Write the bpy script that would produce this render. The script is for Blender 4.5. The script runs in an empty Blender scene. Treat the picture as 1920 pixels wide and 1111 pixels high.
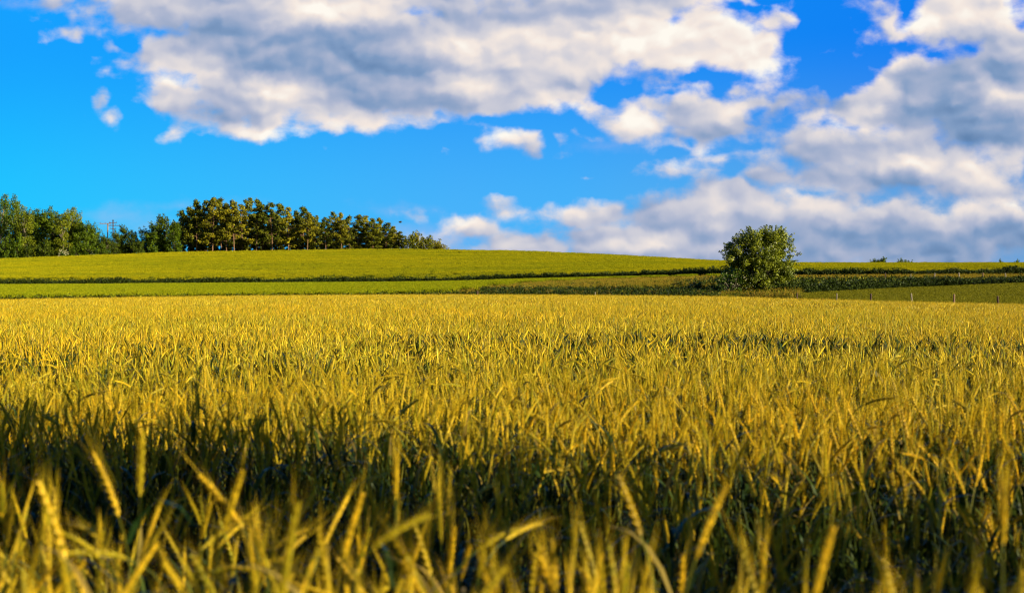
import bpy, math, random
import numpy as np

rng = np.random.default_rng(7)
random.seed(7)
SC = bpy.context.scene
COL = SC.collection

# ------------------------------------------------------------------ camera
CAMZ, FPX, HOR = 1.62, 2667.0, 545.0          # eye height, focal length in photo pixels, eye level row
cam_d = bpy.data.cameras.new("camera"); cam = bpy.data.objects.new("camera", cam_d); COL.objects.link(cam)
cam.location = (0, 0, CAMZ)
cam.rotation_euler = (math.radians(90 - 0.226), 0, 0)
cam_d.sensor_width = 36.0; cam_d.lens = 50.0
cam_d.clip_start = 0.05; cam_d.clip_end = 12000
cam_d.dof.use_dof = True; cam_d.dof.focus_distance = 19.0; cam_d.dof.aperture_fstop = 3.8
cam_d.dof.aperture_blades = 7
SC.camera = cam

# ------------------------------------------------------------------ light
SUN_EL, SUN_AZ = math.radians(19), math.radians(62)     # azimuth measured from straight behind the camera towards the right
sdir = (math.sin(SUN_AZ) * math.cos(SUN_EL), -math.cos(SUN_AZ) * math.cos(SUN_EL), math.sin(SUN_EL))
sun_d = bpy.data.lights.new("sun", 'SUN'); sun = bpy.data.objects.new("sun", sun_d); COL.objects.link(sun)
from mathutils import Vector
sun.rotation_euler = Vector(sdir).to_track_quat('Z', 'Y').to_euler()
sun.location = (60, -40, 60)
sun_d.energy = 5.0; sun_d.angle = math.radians(0.5); sun_d.color = (1.0, 0.86, 0.60)

SC.view_settings.view_transform = 'Standard'; SC.view_settings.look = 'None'
SC.cycles.filter_width = 1.05
SC.view_settings.exposure = 0.72; SC.view_settings.gamma = 1.0
SC.render.engine = 'CYCLES'
SC.cycles.max_bounces = 5; SC.cycles.diffuse_bounces = 3; SC.cycles.transmission_bounces = 3
SC.cycles.glossy_bounces = 1; SC.cycles.caustics_reflective = False; SC.cycles.caustics_refractive = False
SC.cycles.use_denoising = True; SC.cycles.denoiser = 'OPENIMAGEDENOISE'; SC.cycles.denoising_input_passes = 'RGB_ALBEDO_NORMAL'


def lin(c):
    return tuple((x / 255 / 12.92) if x / 255 <= 0.04045 else ((x / 255 + 0.055) / 1.055) ** 2.4 for x in c)


class NT:
    """small wrapper to write node graphs as expressions"""
    def __init__(s, tree): s.t = tree; s.L = tree.links
    def n(s, ty, **kw):
        nd = s.t.nodes.new(ty)
        for k, v in kw.items(): setattr(nd, k, v)
        return nd
    def put(s, sock, v):
        if isinstance(v, bpy.types.NodeSocket): s.L.new(v, sock)
        elif v is not None: sock.default_value = v
    def m(s, op, a, b=None, c=None, clamp=False):
        nd = s.n('ShaderNodeMath', operation=op); nd.use_clamp = clamp
        s.put(nd.inputs[0], a); s.put(nd.inputs[1], b); s.put(nd.inputs[2], c)
        return nd.outputs[0]
    def v(s, op, a, b=None, c=None):
        nd = s.n('ShaderNodeVectorMath', operation=op)
        s.put(nd.inputs[0], a); s.put(nd.inputs[1], b)
        if c is not None: s.put(nd.inputs[2], c)
        return nd.outputs['Value'] if op in ('LENGTH', 'DOT_PRODUCT') else nd.outputs[0]
    def noise(s, vec, scale, detail=2.0, rough=0.5, dist=0.0, color=False, dim='3D'):
        nd = s.n('ShaderNodeTexNoise'); nd.noise_dimensions = dim; s.put(nd.inputs['Vector'], vec)
        nd.inputs['Scale'].default_value = scale; nd.inputs['Detail'].default_value = detail
        nd.inputs['Roughness'].default_value = rough; nd.inputs['Distortion'].default_value = dist
        return nd.outputs['Color' if color else 'Fac']
    def mix(s, f, a, b, blend='MIX'):
        nd = s.n('ShaderNodeMix', data_type='RGBA', blend_type=blend)
        s.put(nd.inputs[0], f); s.put(nd.inputs[6], a); s.put(nd.inputs[7], b)
        return nd.outputs[2]
    def rng(s, x, a, b, c=0.0, d=1.0, smooth=False):
        nd = s.n('ShaderNodeMapRange'); nd.interpolation_type = 'SMOOTHSTEP' if smooth else 'LINEAR'
        s.put(nd.inputs[0], x)
        for i, q in enumerate((a, b, c, d)): s.put(nd.inputs[1 + i], q)
        return nd.outputs[0]


def rgba(c, k=1.0): return (c[0] * k, c[1] * k, c[2] * k, 1.0)


# ------------------------------------------------------------------ world: sky with clouds, laid out by direction
world = bpy.data.worlds.new("World"); SC.world = world; world.use_nodes = True
wt = NT(world.node_tree); world.node_tree.nodes.clear()
BG = 0.10
sky = wt.n('ShaderNodeTexSky', sky_type='NISHITA'); sky.sun_disc = False
sky.sun_elevation = SUN_EL; sky.sun_rotation = math.atan2(sdir[0], sdir[1])
sky.air_density = 1.0; sky.dust_density = 0.3; sky.ozone_density = 3.0
tc = wt.n('ShaderNodeTexCoord').outputs['Generated']
sp = wt.n('ShaderNodeSeparateXYZ'); wt.put(sp.inputs[0], tc)
yc = wt.m('MAXIMUM', sp.outputs[1], 0.05)
U = wt.m('MULTIPLY', wt.m('DIVIDE', sp.outputs[0], yc), 2.667)
V = wt.m('MULTIPLY', wt.m('DIVIDE', sp.outputs[2], yc), 2.667)
cp = wt.n('ShaderNodeCombineXYZ'); wt.put(cp.inputs[0], U); wt.put(cp.inputs[1], V)
P = cp.outputs[0]


def blobfield(P, blobs, soft=0.02):
    cur = None
    for b in blobs:
        px, py, rx, ry = b[:4]; rot = math.radians(b[4]) if len(b) > 4 else 0
        cx, cy, rx, ry = (px - 960) / 1000, (HOR - py) / 1000, rx / 1000, ry / 1000
        if rot:
            mp = wt.n('ShaderNodeMapping', vector_type='TEXTURE'); wt.put(mp.inputs[0], P)
            mp.inputs['Location'].default_value = (cx, cy, 0); mp.inputs['Rotation'].default_value = (0, 0, rot)
            mp.inputs['Scale'].default_value = (rx, ry, 1); q = mp.outputs[0]
        else:
            q = wt.v('MULTIPLY_ADD', P, (1 / rx, 1 / ry, 0), (-cx / rx, -cy / ry, 0))
        d = wt.m('MULTIPLY_ADD', wt.v('LENGTH', q), -min(rx, ry), min(rx, ry))
        if cur is None: cur = d
        else:
            nd = wt.n('ShaderNodeMath', operation='SMOOTH_MAX'); wt.put(nd.inputs[0], cur); wt.put(nd.inputs[1], d)
            nd.inputs[2].default_value = soft; cur = nd.outputs[0]
    return cur


CLOUDS = [
    (600, 110, 370, 120), (450, 180, 170, 62, -12), (500, 228, 165, 38), (850, 150, 330, 85), (1000, 80, 400, 90),
    (1250, 85, 220, 70), (1400, 105, 110, 58), (290, 25, 130, 45), (560, 0, 480, 60), (1150, 10, 260, 60), (1480, 112, 50, 22, -10),
    (330, 90, 110, 28), (335, 180, 60, 40), (400, 222, 90, 42), (470, 245, 80, 20), (240, 118, 40, 12), (720, 222, 180, 30), (1060, 190, 90, 30),
    (1440, 140, 70, 30), (1420, 35, 45, 22), (100, 10, 60, 16),
    (1190, 228, 105, 42), (1300, 205, 105, 50), (1400, 225, 72, 50), (1320, 258, 120, 30), (1310, 160, 40, 22), (1390, 165, 30, 22),
    (935, 260, 78, 32), (858, 270, 24, 14), (1045, 298, 20, 10), (990, 297, 18, 9), (183, 200, 17, 19), (210, 212, 10, 6),
    (150, 57, 15, 9), (192, 52, 28, 17), (118, 56, 12, 5),
    (1790, 20, 170, 58), (1870, 60, 100, 60), (1690, 42, 70, 34), (1760, 75, 60, 24),
    (1730, 185, 235, 72), (1850, 180, 170, 105), (1600, 205, 120, 42), (1540, 180, 70, 22), (1700, 130, 60, 38),
    (1620, 305, 300, 72), (1390, 305, 120, 26, 8), (1800, 335, 130, 55), (1480, 262, 80, 24), (1860, 270, 110, 30), (1885, 355, 90, 36),
    (1230, 352, 120, 32, 14), (1120, 395, 150, 42, 14), (1300, 400, 240, 70), (1250, 445, 340, 45), (1620, 420, 380, 58),
    (1880, 440, 160, 60), (900, 432, 80, 32), (860, 415, 40, 16), (1500, 470, 480, 40), (792, 408, 40, 15), (1020, 455, 200, 38),
    (1900, 385, 70, 18), (950, 400, 50, 14), (1350, 470, 600, 52), (1180, 440, 260, 44), (1000, 468, 220, 40), (1090, 405, 110, 30, 12), (1750, 470, 300, 40), (1050, 478, 250, 24), (1500, 200, 60, 14), (1350, 250, 150, 34),
]
FAINT = [(240, 405, 90, 16), (340, 385, 90, 10), (300, 425, 80, 18), (1130, 275, 60, 12), (40, 10, 60, 10), (820, 445, 110, 28), (760, 395, 60, 10)]
BRIGHT = [
    (1380, 110, 150, 45), (1290, 60, 160, 40), (1195, 222, 48, 36), (1310, 158, 34, 20), (1385, 205, 40, 26), (1010, 95, 240, 45),
    (870, 155, 70, 26), (520, 178, 70, 22), (340, 140, 50, 20), (620, 20, 90, 24), (500, 248, 110, 14), (1870, 22, 110, 40), (1720, 45, 60, 26),
    (1640, 178, 46, 46), (1710, 100, 70, 14, 14), (1840, 325, 80, 34), (1700, 300, 70, 18), (1750, 398, 110, 20), (1560, 395, 90, 18),
    (1520, 370, 60, 14), (1640, 395, 80, 14), (1340, 395, 70, 26), (1280, 318, 70, 9, 14), (1120, 375, 90, 11, 14), (930, 258, 40, 20), (1900, 385, 60, 12), (1360, 290, 50, 8),
    (1490, 135, 40, 18), (1230, 465, 120, 10), (1380, 12, 120, 20), (1900, 190, 50, 16), (1600, 240, 60, 14), (870, 420, 30, 12), (1160, 100, 120, 30),
    (750, 230, 160, 12), (1040, 195, 60, 20),
]
DARK = [
    (640, 100, 230, 50), (900, 120, 180, 40), (800, 195, 160, 26), (420, 60, 90, 24), (420, 215, 60, 30), (1780, 135, 110, 34), (1860, 240, 130, 42),
    (1740, 220, 90, 26), (1570, 190, 80, 16), (1780, 80, 60, 22), (1500, 345, 250, 22), (1440, 305, 90, 20), (1640, 345, 200, 26),
    (1210, 362, 90, 22, 10), (1370, 345, 80, 20), (1690, 420, 100, 18), (1550, 450, 300, 26), (1300, 420, 90, 14), (1850, 430, 120, 22), (1760, 470, 240, 22), (1080, 440, 160, 16), (1330, 245, 120, 18),
    (1150, 480, 260, 14), (1000, 455, 100, 10), (960, 285, 50, 10), (1240, 130, 90, 20), (1560, 285, 60, 12), (1500, 488, 500, 26), (1500, 195, 60, 12), (1350, 262, 130, 14),
]
HOLES = [
    (1185, 168, 66, 20), (1085, 232, 42, 22, -25), (1000, 226, 60, 10), (905, 226, 70, 9), (830, 262, 26, 22), (1120, 312, 200, 16), (1060, 345, 190, 30), (1480, 205, 22, 12, 30), 
    (1434, 208, 14, 6), (1560, 120, 60, 40), (1640, 105, 34, 20), (1690, 82, 50, 10), (1590, 150, 50, 12, 20), (1410, 15, 50, 10), (1300, 140, 50, 7), (1260, 172, 26, 8), (900, 350, 200, 36),
    (1020, 275, 24, 30), (860, 243, 30, 8), (240, 80, 30, 14), (1530, 60, 66, 50), (1470, 22, 30, 12), (150, 100, 60, 12), (700, 300, 300, 30), (1300, 300, 60, 6, 12),
    (1245, 295, 60, 14), (1700, 20, 12, 20), (720, 380, 100, 14), (1290, 275, 10, 10),
]
wn = wt.noise(P, 5.0, 3, 0.55, color=True, dim='2D'); wn2 = wt.noise(P, 17.0, 3, 0.6, color=True, dim='2D')
warp = wt.v('ADD', wt.v('MULTIPLY', wt.v('SUBTRACT', wn, (.5, .5, .5)), (.055, .04, 0)), wt.v('MULTIPLY', wt.v('SUBTRACT', wn2, (.5, .5, .5)), (.03, .022, 0)))
Pw = wt.v('ADD', P, warp)
Pa = wt.v('MULTIPLY', P, (1, 1.5, 1))
fbm = wt.noise(Pa, 10.0, 7, 0.58, 0.1, dim='2D')
def billow(vec, scale, det):
    nd = wt.n('ShaderNodeTexVoronoi', feature='SMOOTH_F1', voronoi_dimensions='2D'); wt.put(nd.inputs['Vector'], vec)
    nd.inputs['Scale'].default_value = scale; nd.inputs['Detail'].default_value = det; nd.inputs['Roughness'].default_value = .55
    nd.inputs['Smoothness'].default_value = .35
    return nd.outputs['Distance']
Pv = wt.v('MULTIPLY', Pw, (1, 1.45, 1))
bil = billow(Pv, 10.0, 1.4); bil_s = billow(wt.v('ADD', Pv, (.008, .018, 0)), 10.0, 1.4)
puff = wt.m('SUBTRACT', bil_s, bil)
F = blobfield(Pw, CLOUDS, .012)
F = wt.m('MINIMUM', F, wt.m('MULTIPLY', blobfield(Pw, HOLES, .008), -1.3))
F = wt.m('ADD', F, wt.m('MULTIPLY', wt.m('SUBTRACT', .70, bil), .036))
F1 = wt.m('ADD', F, wt.m('MULTIPLY', wt.m('SUBTRACT', fbm, 0.5), 0.06))
alpha = wt.rng(F1, -0.008, 0.025, 0, 1, True)
thin = wt.m('MULTIPLY', wt.rng(wt.m('ADD', blobfield(Pw, FAINT), wt.m('MULTIPLY', wt.m('SUBTRACT', fbm, .5), .04)), -0.01, 0.03, 0, 1, True), 0.35)
# relief of the billows: height now minus height a step towards the sun (upper right)
def relief(scale, step, det, seed):
    a = wt.v('ADD', Pa, wt.v('MULTIPLY', warp, (.8, .8, 0)))
    a = wt.v('ADD', a, (seed, seed * 1.7, seed))
    n0 = wt.noise(a, scale, det, 0.5, dim='2D'); n1 = wt.noise(wt.v('ADD', a, (step * .6, step, 0)), scale, det, 0.5, dim='2D')
    return wt.m('SUBTRACT', n0, n1)
rel = wt.m('ADD', wt.m('MULTIPLY', relief(5.0, .035, 3, 0), .7), wt.m('MULTIPLY', puff, .36))
B = wt.rng(blobfield(Pw, BRIGHT, .012), -0.030, 0.026, 0, 1, True)
D = wt.rng(blobfield(Pw, DARK, .012), -0.03, 0.022, 0, 1, True)
edge = wt.rng(F1, 0.0, 0.05, 0.14, 0.0)
tone = wt.m('ADD', wt.m('ADD', 0.50, rel), wt.m('ADD', edge, wt.m('SUBTRACT', wt.m('MULTIPLY', B, 0.40), wt.m('MULTIPLY', D, 0.21))))
tone = wt.m('ADD', tone, wt.m('MULTIPLY', wt.m('SUBTRACT', fbm, .5), .22))
tone = wt.m('SUBTRACT', tone, wt.rng(wt.m('SUBTRACT', U, V), .1, .6, 0, .07))
cr = wt.n('ShaderNodeValToRGB'); wt.put(cr.inputs[0], tone)
stops = [(0.0, (92, 128, 172)), (0.25, (128, 156, 195)), (0.48, (174, 183, 208)), (0.68, (212, 210, 218)), (0.86, (244, 232, 224)), (1.0, (255, 250, 240))]
el = cr.color_ramp.elements
el[0].position = 0; el[0].color = rgba(lin(stops[0][1])); el[1].position = 1; el[1].color = rgba(lin(stops[-1][1]))
for p_, c_ in stops[1:-1]:
    e = el.new(p_); e.color = rgba(lin(c_))
EXPK = 2 ** -SC.view_settings.exposure / BG
cloudc = wt.v('SCALE', cr.outputs[0]); cloudc.node.inputs['Scale'].default_value = EXPK
# clear sky ahead: Nishita deepened by a polarising tint, a little paler towards the horizon and more cyan to the left
lft = wt.rng(U, -1.05, 1.0, 0, 1)
top = wt.mix(wt.rng(U, -0.9, 0.7), rgba(lin((0, 160, 255)), EXPK), rgba(lin((0, 128, 244)), EXPK))
low = wt.mix(wt.rng(U, -0.95, -0.1, 0, 1), rgba(lin((0, 198, 255)), EXPK), rgba(lin((66, 178, 250)), EXPK))
low = wt.mix(wt.rng(U, 0.1, 0.9, 0, 1), low, rgba(lin((104, 160, 216)), EXPK))
ahead = wt.mix(wt.rng(V, 0.10, 0.50, 0, 1, True), low, top)
front = wt.rng(sp.outputs[1], 0.35, 0.75, 0, 1, True)
back = wt.mix(1.0, sky.outputs[0], rgba((0.18, 0.24, 0.36)), 'MULTIPLY')
ahead = wt.mix(0.02, ahead, sky.outputs[0])
base = wt.mix(front, back, ahead)
c1 = wt.mix(thin, base, rgba(lin((190, 190, 225)), EXPK))
hz = wt.m('MULTIPLY', alpha, front)
c2 = wt.mix(hz, c1, cloudc)
bgn = wt.n('ShaderNodeBackground'); wt.put(bgn.inputs[0], c2); bgn.inputs[1].default_value = BG
wo = wt.n('ShaderNodeOutputWorld'); wt.put(wo.inputs[0], bgn.outputs[0])
world.cycles.sampling_method = 'MANUAL'; world.cycles.sample_map_resolution = 256


# ------------------------------------------------------------------ tagging
def tag(o, label=None, cat=None, group=None, kind=None):
    if label: o['label'] = label
    if cat: o['category'] = cat
    if group: o['group'] = group
    if kind: o['kind'] = kind
    return o


def empty(name, loc, rz=0.0):
    o = bpy.data.objects.new(name, None); COL.objects.link(o); o.location = loc; o.rotation_euler = (0, 0, rz)
    o.empty_display_size = 0.1
    return o


# ------------------------------------------------------------------ materials
def leafy(name, cols, rough=0.55, trans=0.25, var=0.25, scale=None, spec=0.12, pos_scale=0.0, pos_cols=None, stretch=None):
    """cols: two linear colours mixed by the per-leaf attribute 'rnd'; a touch of light passes through"""
    m = bpy.data.materials.new(name); m.use_nodes = True; t = NT(m.node_tree); m.node_tree.nodes.clear()
    at = t.n('ShaderNodeAttribute', attribute_name='rnd').outputs['Fac']
    oi = t.n('ShaderNodeObjectInfo').outputs['Random']
    f = t.m('FRACT', t.m('ADD', at, oi))
    c = t.mix(f, rgba(cols[0]), rgba(cols[1]))
    if pos_cols:
        g = t.n('ShaderNodeNewGeometry').outputs['Position']
        if stretch: g = t.v('MULTIPLY', g, stretch)
        pn = t.rng(t.noise(g, pos_scale, 3, 0.6), 0.38, 0.62, 0, 1, True)
        c = t.mix(pn, c, t.mix(f, rgba(pos_cols[0]), rgba(pos_cols[1])))
    k = t.m('MULTIPLY_ADD', t.m('FRACT', t.m('MULTIPLY', f, 7.31)), var, 1 - var / 2)
    c = t.v('SCALE', c); t.put(c.node.inputs['Scale'], k)
    b = t.n('ShaderNodeBsdfPrincipled'); t.put(b.inputs['Base Color'], c)
    b.inputs['Roughness'].default_value = rough; b.inputs['Specular IOR Level'].default_value = spec
    out = b.outputs[0]
    if trans > 0:
        tr = t.n('ShaderNodeBsdfTranslucent'); t.put(tr.inputs[0], c)
        mx = t.n('ShaderNodeMixShader'); mx.inputs[0].default_value = trans
        t.put(mx.inputs[1], b.outputs[0]); t.put(mx.inputs[2], tr.outputs[0]); out = mx.outputs[0]
    o = t.n('ShaderNodeOutputMaterial'); t.put(o.inputs[0], out)
    return m


def bumpy(name, c1, c2, scale, bump=0.3, rough=0.9, detail=6, stretch=(1, 1, 1)):
    m = bpy.data.materials.new(name); m.use_nodes = True; t = NT(m.node_tree); b = m.node_tree.nodes['Principled BSDF']
    g = t.v('MULTIPLY', t.n('ShaderNodeTexCoord').outputs['Object'], stretch)
    n = t.noise(g, scale, detail, 0.65)
    t.put(b.inputs['Base Color'], t.mix(t.rng(n, .35, .65), rgba(c1), rgba(c2))); b.inputs['Roughness'].default_value = rough
    bp = t.n('ShaderNodeBump'); bp.inputs['Strength'].default_value = bump; t.put(bp.inputs['Height'], n); t.put(b.inputs['Normal'], bp.outputs[0])
    return m


M = {}
M['ear'] = leafy('ripening_ear', [(.73, .555, .024), (.21, .25, .011)], .5, .04, .95, spec=.25, pos_scale=.22, pos_cols=[(.86, .53, .013), (.32, .29, .009)])
M['awn'] = leafy('awn', [(.72, .54, .020), (.66, .41, .013)], .5, .22, .6)
M['stem'] = leafy('straw_stem', [(.17, .16, .014), (.03, .06, .010)], .5, .05, .5)
M['leaf'] = leafy('cereal_leaf', [(.012, .034, .008), (.055, .08, .008)], .45, .12, .5)
M['dryleaf'] = leafy('dry_leaf', [(.40, .27, .05), (.26, .20, .04)], .6, .25, .4)
M['crophead'] = leafy('green_crop_head', [(.68, .58, .005), (.46, .44, .005)], .6, .25, .4, pos_scale=.07, pos_cols=[(.54, .50, .006), (.30, .34, .005)], stretch=(.35, 2.2, 1))
M['lowhead'] = leafy('lower_crop_head', [(.46, .45, .005), (.24, .32, .005)], .6, .25, .5, pos_scale=.12, pos_cols=[(.54, .49, .006), (.20, .28, .005)], stretch=(.3, 1.6, 1))
M['cropstem'] = leafy('green_crop_stem', [(.12, .16, .008), (.20, .23, .010)], .6, .2, .5)
M['grassgreen'] = leafy('rough_grass', [(.12, .18, .009), (.30, .31, .012)], .6, .25, .6, pos_scale=.3, pos_cols=[(.30, .24, .02), (.16, .20, .010)])
M['grassbrown'] = leafy('seeding_grass', [(.50, .32, .04), (.42, .34, .025)], .6, .25, .5)
M['weed'] = leafy('shaded_nettle_leaf', [(.014, .028, .004), (.055, .08, .006)], .55, .1, .6)  # nettle leaf, darkened further for the shade in the crop faces
M['weedlit'] = leafy('sunlit_bramble_leaf', [(.46, .42, .02), (.16, .22, .014)], .5, .2, .5)  # brighter weed leaf: sunlight put into the bramble colour
M['meadow'] = leafy('mown_grass', [(.28, .25, .008), (.15, .16, .007)], .7, .2, .4)
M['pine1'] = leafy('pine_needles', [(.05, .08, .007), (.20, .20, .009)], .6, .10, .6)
M['pine2'] = leafy('sunlit_pine_needles', [(.11, .12, .008), (.36, .31, .012)], .6, .10, .5)  # brighter copy of the pine needles with sunlight in the colour
M['broad1'] = leafy('broad_leaves', [(.045, .09, .005), (.17, .24, .008)], .5, .2, .5)
M['broad2'] = leafy('birch_leaves', [(.09, .13, .007), (.27, .30, .012)], .5, .25, .5)
M['broad3'] = leafy('dark_leaves', [(.028, .055, .005), (.12, .16, .008)], .5, .2, .5)
M['mainleaf'] = leafy('glossy_leaves', [(.08, .12, .006), (.33, .37, .014)], .45, .22, .6, spec=.5)
M['elderleaf'] = leafy('elder_leaves', [(.03, .07, .008), (.09, .14, .012)], .45, .2, .4)
M['flower'] = leafy('cream_flowers', [(.72, .70, .45), (.60, .55, .30)], .7, .2, .2)
M['pinebark'] = bumpy('pine_bark', (.30, .16, .08), (.15, .09, .05), 3, .4)
M['bark'] = bumpy('grey_bark', (.16, .13, .09), (.07, .055, .04), 5, .4)
M['birchbark'] = bumpy('pale_bark', (.46, .38, .27), (.25, .20, .14), 4, .3)
M['wood'] = bumpy('weathered_wood', (.40, .30, .20), (.22, .15, .10), 6, .3, stretch=(3, 3, .4))
M['darkwood'] = bumpy('dark_wood', (.11, .065, .04), (.05, .03, .02), 8, .3, stretch=(3, 3, .4))
M['palewood'] = bumpy('bleached_wood', (.40, .34, .24), (.26, .21, .14), 8, .2, stretch=(3, 3, .4))
M['brownwood'] = bumpy('brown_wood', (.34, .21, .12), (.20, .12, .07), 8, .3, stretch=(3, 3, .4))
M['iron'] = bumpy('dark_iron', (.05, .05, .05), (.03, .03, .03), 8, .1, .6)
M['ceramic'] = bumpy('brown_ceramic', (.09, .05, .04), (.06, .04, .03), 8, .1, .3)
M['feather'] = bumpy('dark_feathers', (.03, .028, .025), (.06, .05, .04), 20, .2)

# ------------------------------------------------------------------ terrain heights
# per bearing (given as a photo column): distance, row, crop height at seven lines of the land, from which heights follow
ROWS = {
    -700: [(100, 575, 1.15), (106, 562, .8), (150, 550, .8), (190, 540, .8), (225, 536, .8), (232, 520, 1), (400, 500, 1)],
    0: [(112, 563, 1.15), (119, 553, .8), (150, 545, .8), (195, 536, .8), (240, 532, .8), (247, 517, 1), (400, 484, 1)],
    350: [(118, 557, 1.15), (125, 549, .8), (155, 541, .8), (200, 533, .8), (245, 530, .8), (252, 516, 1), (400, 471, 1)],
    700: [(120, 554, 1.15), (127, 546, .8), (155, 539, .8), (200, 530, .8), (245, 528, .8), (252, 513, 1), (400, 465.5, 1)],
    850: [(120, 553.5, 1.15), (127, 548, .5), (145, 540, .6), (180, 530, .8), (240, 526, .8), (250, 511, 1), (400, 467, 1)],
    1000: [(120, 554, 1.15), (126, 549, .5), (140, 538, .6), (160, 529, .7), (235, 523, .6), (246, 508, 1), (395, 469.5, 1)],
    1150: [(118, 555, 1.15), (124, 550, .5), (134, 540, .5), (150, 526, .6), (225, 520, .6), (236, 506, 1), (385, 476, 1)],
    1350: [(114, 557, 1.15), (120, 553, .4), (127, 545, .5), (140, 519, .8), (205, 516, .5), (215, 504, 1), (360, 488, 1)],
    1500: [(110, 562, 1.15), (113, 559, .1), (122, 549, .1), (136, 520, 1), (190, 516, .5), (200, 501, 1), (330, 491.5, 1)],
    1700: [(104, 567, 1.15), (108, 566, .1), (148, 538, .1), (154, 519, 1), (185, 514, .5), (195, 499, 1), (310, 491.5, 1)],
    1920: [(100, 572, 1.15), (104, 570, .1), (150, 529, .1), (158, 519, .9), (185, 513, .5), (197, 497, 1), (300, 491.5, 1)],
    2600: [(92, 585, 1.15), (96, 583, .1), (150, 520, .1), (160, 510, .9), (185, 505, .5), (200, 495, 1), (300, 490, 1)],
}
_px0 = np.array(sorted(ROWS), float)
PXG = np.linspace(-700, 2600, 331)
TD = np.zeros((331, 10)); TZ = np.zeros((331, 10))
for k in range(7):
    Dk = np.array([ROWS[int(p)][k][0] for p in _px0], float)
    Zk = np.array([CAMZ - (ROWS[int(p)][k][1] - HOR) / FPX * ROWS[int(p)][k][0] - ROWS[int(p)][k][2] for p in _px0])
    TD[:, k + 1] = np.interp(PXG, _px0, Dk); TZ[:, k + 1] = np.interp(PXG, _px0, Zk)
TD[:, 8] = TD[:, 7] + 90; TZ[:, 8] = TZ[:, 7] - 2
TD[:, 9] = 4000; TZ[:, 9] = -160
ker = np.exp(-np.linspace(-2, 2, 17) ** 2); ker /= ker.sum()
for A in (TD, TZ):
    for k in range(1, 9):
        A[:, k] = np.convolve(np.pad(A[:, k], 8, mode='edge'), ker, mode='valid')


def line(px, s):
    """distance of land line s (float) for bearing px"""
    px = np.clip(px, -700, 2600); i = np.floor(s).astype(int) if isinstance(s, np.ndarray) else int(s)
    fr = s - i; gi = (px + 700) / 10; g0 = np.clip(np.floor(gi).astype(int), 0, 329); gf = gi - g0
    def at(j): return TD[g0, j] * (1 - gf) + TD[g0 + 1, j] * gf
    return at(i) * (1 - fr) + at(np.minimum(i + 1, 9)) * fr


def height(x, y):
    x = np.asarray(x, float); y = np.asarray(y, float)
    px = np.clip(960 + FPX * x / np.maximum(y, 3.0), -700, 2600)
    gi = (px + 700) / 10; g0 = np.clip(np.floor(gi).astype(int), 0, 329); gf = gi - g0
    z = np.zeros(np.broadcast(x, y).shape)
    d = np.maximum(y, 0)
    for k in range(9):
        a = TD[g0, k] * (1 - gf) + TD[g0 + 1, k] * gf; b = TD[g0, k + 1] * (1 - gf) + TD[g0 + 1, k + 1] * gf
        za = TZ[g0, k] * (1 - gf) + TZ[g0 + 1, k] * gf; zb = TZ[g0, k + 1] * (1 - gf) + TZ[g0 + 1, k + 1] * gf
        inb = (d >= a) & (d <= b)
        z = np.where(inb, za + (zb - za) * (d - a) / np.maximum(b - a, .01), z)
    return z


def gx(px, D): return (px - 960) / FPX * D


def mesh_obj(name, verts, faces, mats, parent=None, mi=None, rnd=None, smooth=False):
    me = bpy.data.meshes.new(name); me.from_pydata([tuple(v) for v in verts], [], faces)
    for m in mats: me.materials.append(m)
    if mi is not None: me.polygons.foreach_set('material_index', mi)
    if rnd is not None:
        a = me.attributes.new('rnd', 'FLOAT', 'POINT'); a.data.foreach_set('value', np.asarray(rnd, np.float32))
    if smooth: me.polygons.foreach_set('use_smooth', [True] * len(me.polygons))
    me.update()
    o = bpy.data.objects.new(name, me); COL.objects.link(o)
    if parent: o.parent = parent
    return o


# ground sheet
ys = np.concatenate([np.arange(-60, 0, 6), np.arange(0, 90, 3), np.arange(90, 262, 1.0), np.arange(262, 420, 4), [440, 470, 510, 560, 640, 760, 950, 1300, 2000, 3000, 4000]])
xs = np.concatenate([-np.array([3000, 2000, 1400, 1000, 700, 500, 380, 300, 250, 210, 180]), np.arange(-160, 161, 2.5), [180, 210, 250, 300, 380, 500, 700, 1000, 1400, 2000, 3000]])
X, Y = np.meshgrid(xs, ys); Z = height(X, Y)
nx, ny = len(xs), len(ys)
idx = np.arange(nx * ny).reshape(ny, nx)
fq = np.stack([idx[:-1, :-1], idx[:-1, 1:], idx[1:, 1:], idx[1:, :-1]], -1).reshape(-1, 4)
gnd = mesh_obj('ground', np.stack([X, Y, Z], -1).reshape(-1, 3), fq.tolist(), [], smooth=True)
tag(gnd, 'rolling farmland soil under the crops and grass', 'ground', kind='structure')
PXV = np.clip(960 + FPX * X / np.maximum(Y, 3.0), -700, 2600)
zone = np.zeros_like(X)
zone[Y > line(PXV, 1)] = 1.0                      # verge, banks, green crop
zone[(Y > line(PXV, 1) ) & (Y < line(PXV, 3.0)) & (PXV > 1440)] = 2.0   # mown meadow
a = gnd.data.attributes.new('zone', 'FLOAT', 'POINT'); a.data.foreach_set('value', zone.reshape(-1).astype(np.float32))
m = bpy.data.materials.new('farmland'); m.use_nodes = True; t = NT(m.node_tree); b = m.node_tree.nodes['Principled BSDF']
zf = t.n('ShaderNodeAttribute', attribute_name='zone').outputs['Fac']; g = t.n('ShaderNodeNewGeometry').outputs['Position']
n1 = t.noise(g, 1.3, 8, .65); n2 = t.noise(t.v('MULTIPLY', g, (.5, 3, 1)), 1.0, 6, .7)
soil = t.mix(t.rng(n1, .35, .65), rgba((.030, .026, .012)), rgba((.055, .048, .018)))
green = t.mix(t.rng(n1, .35, .65), rgba((.09, .10, .008)), rgba((.17, .18, .012)))
mead = t.mix(t.rng(n2, .38, .62), rgba((.06, .055, .008)), rgba((.22, .20, .012)))
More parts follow.
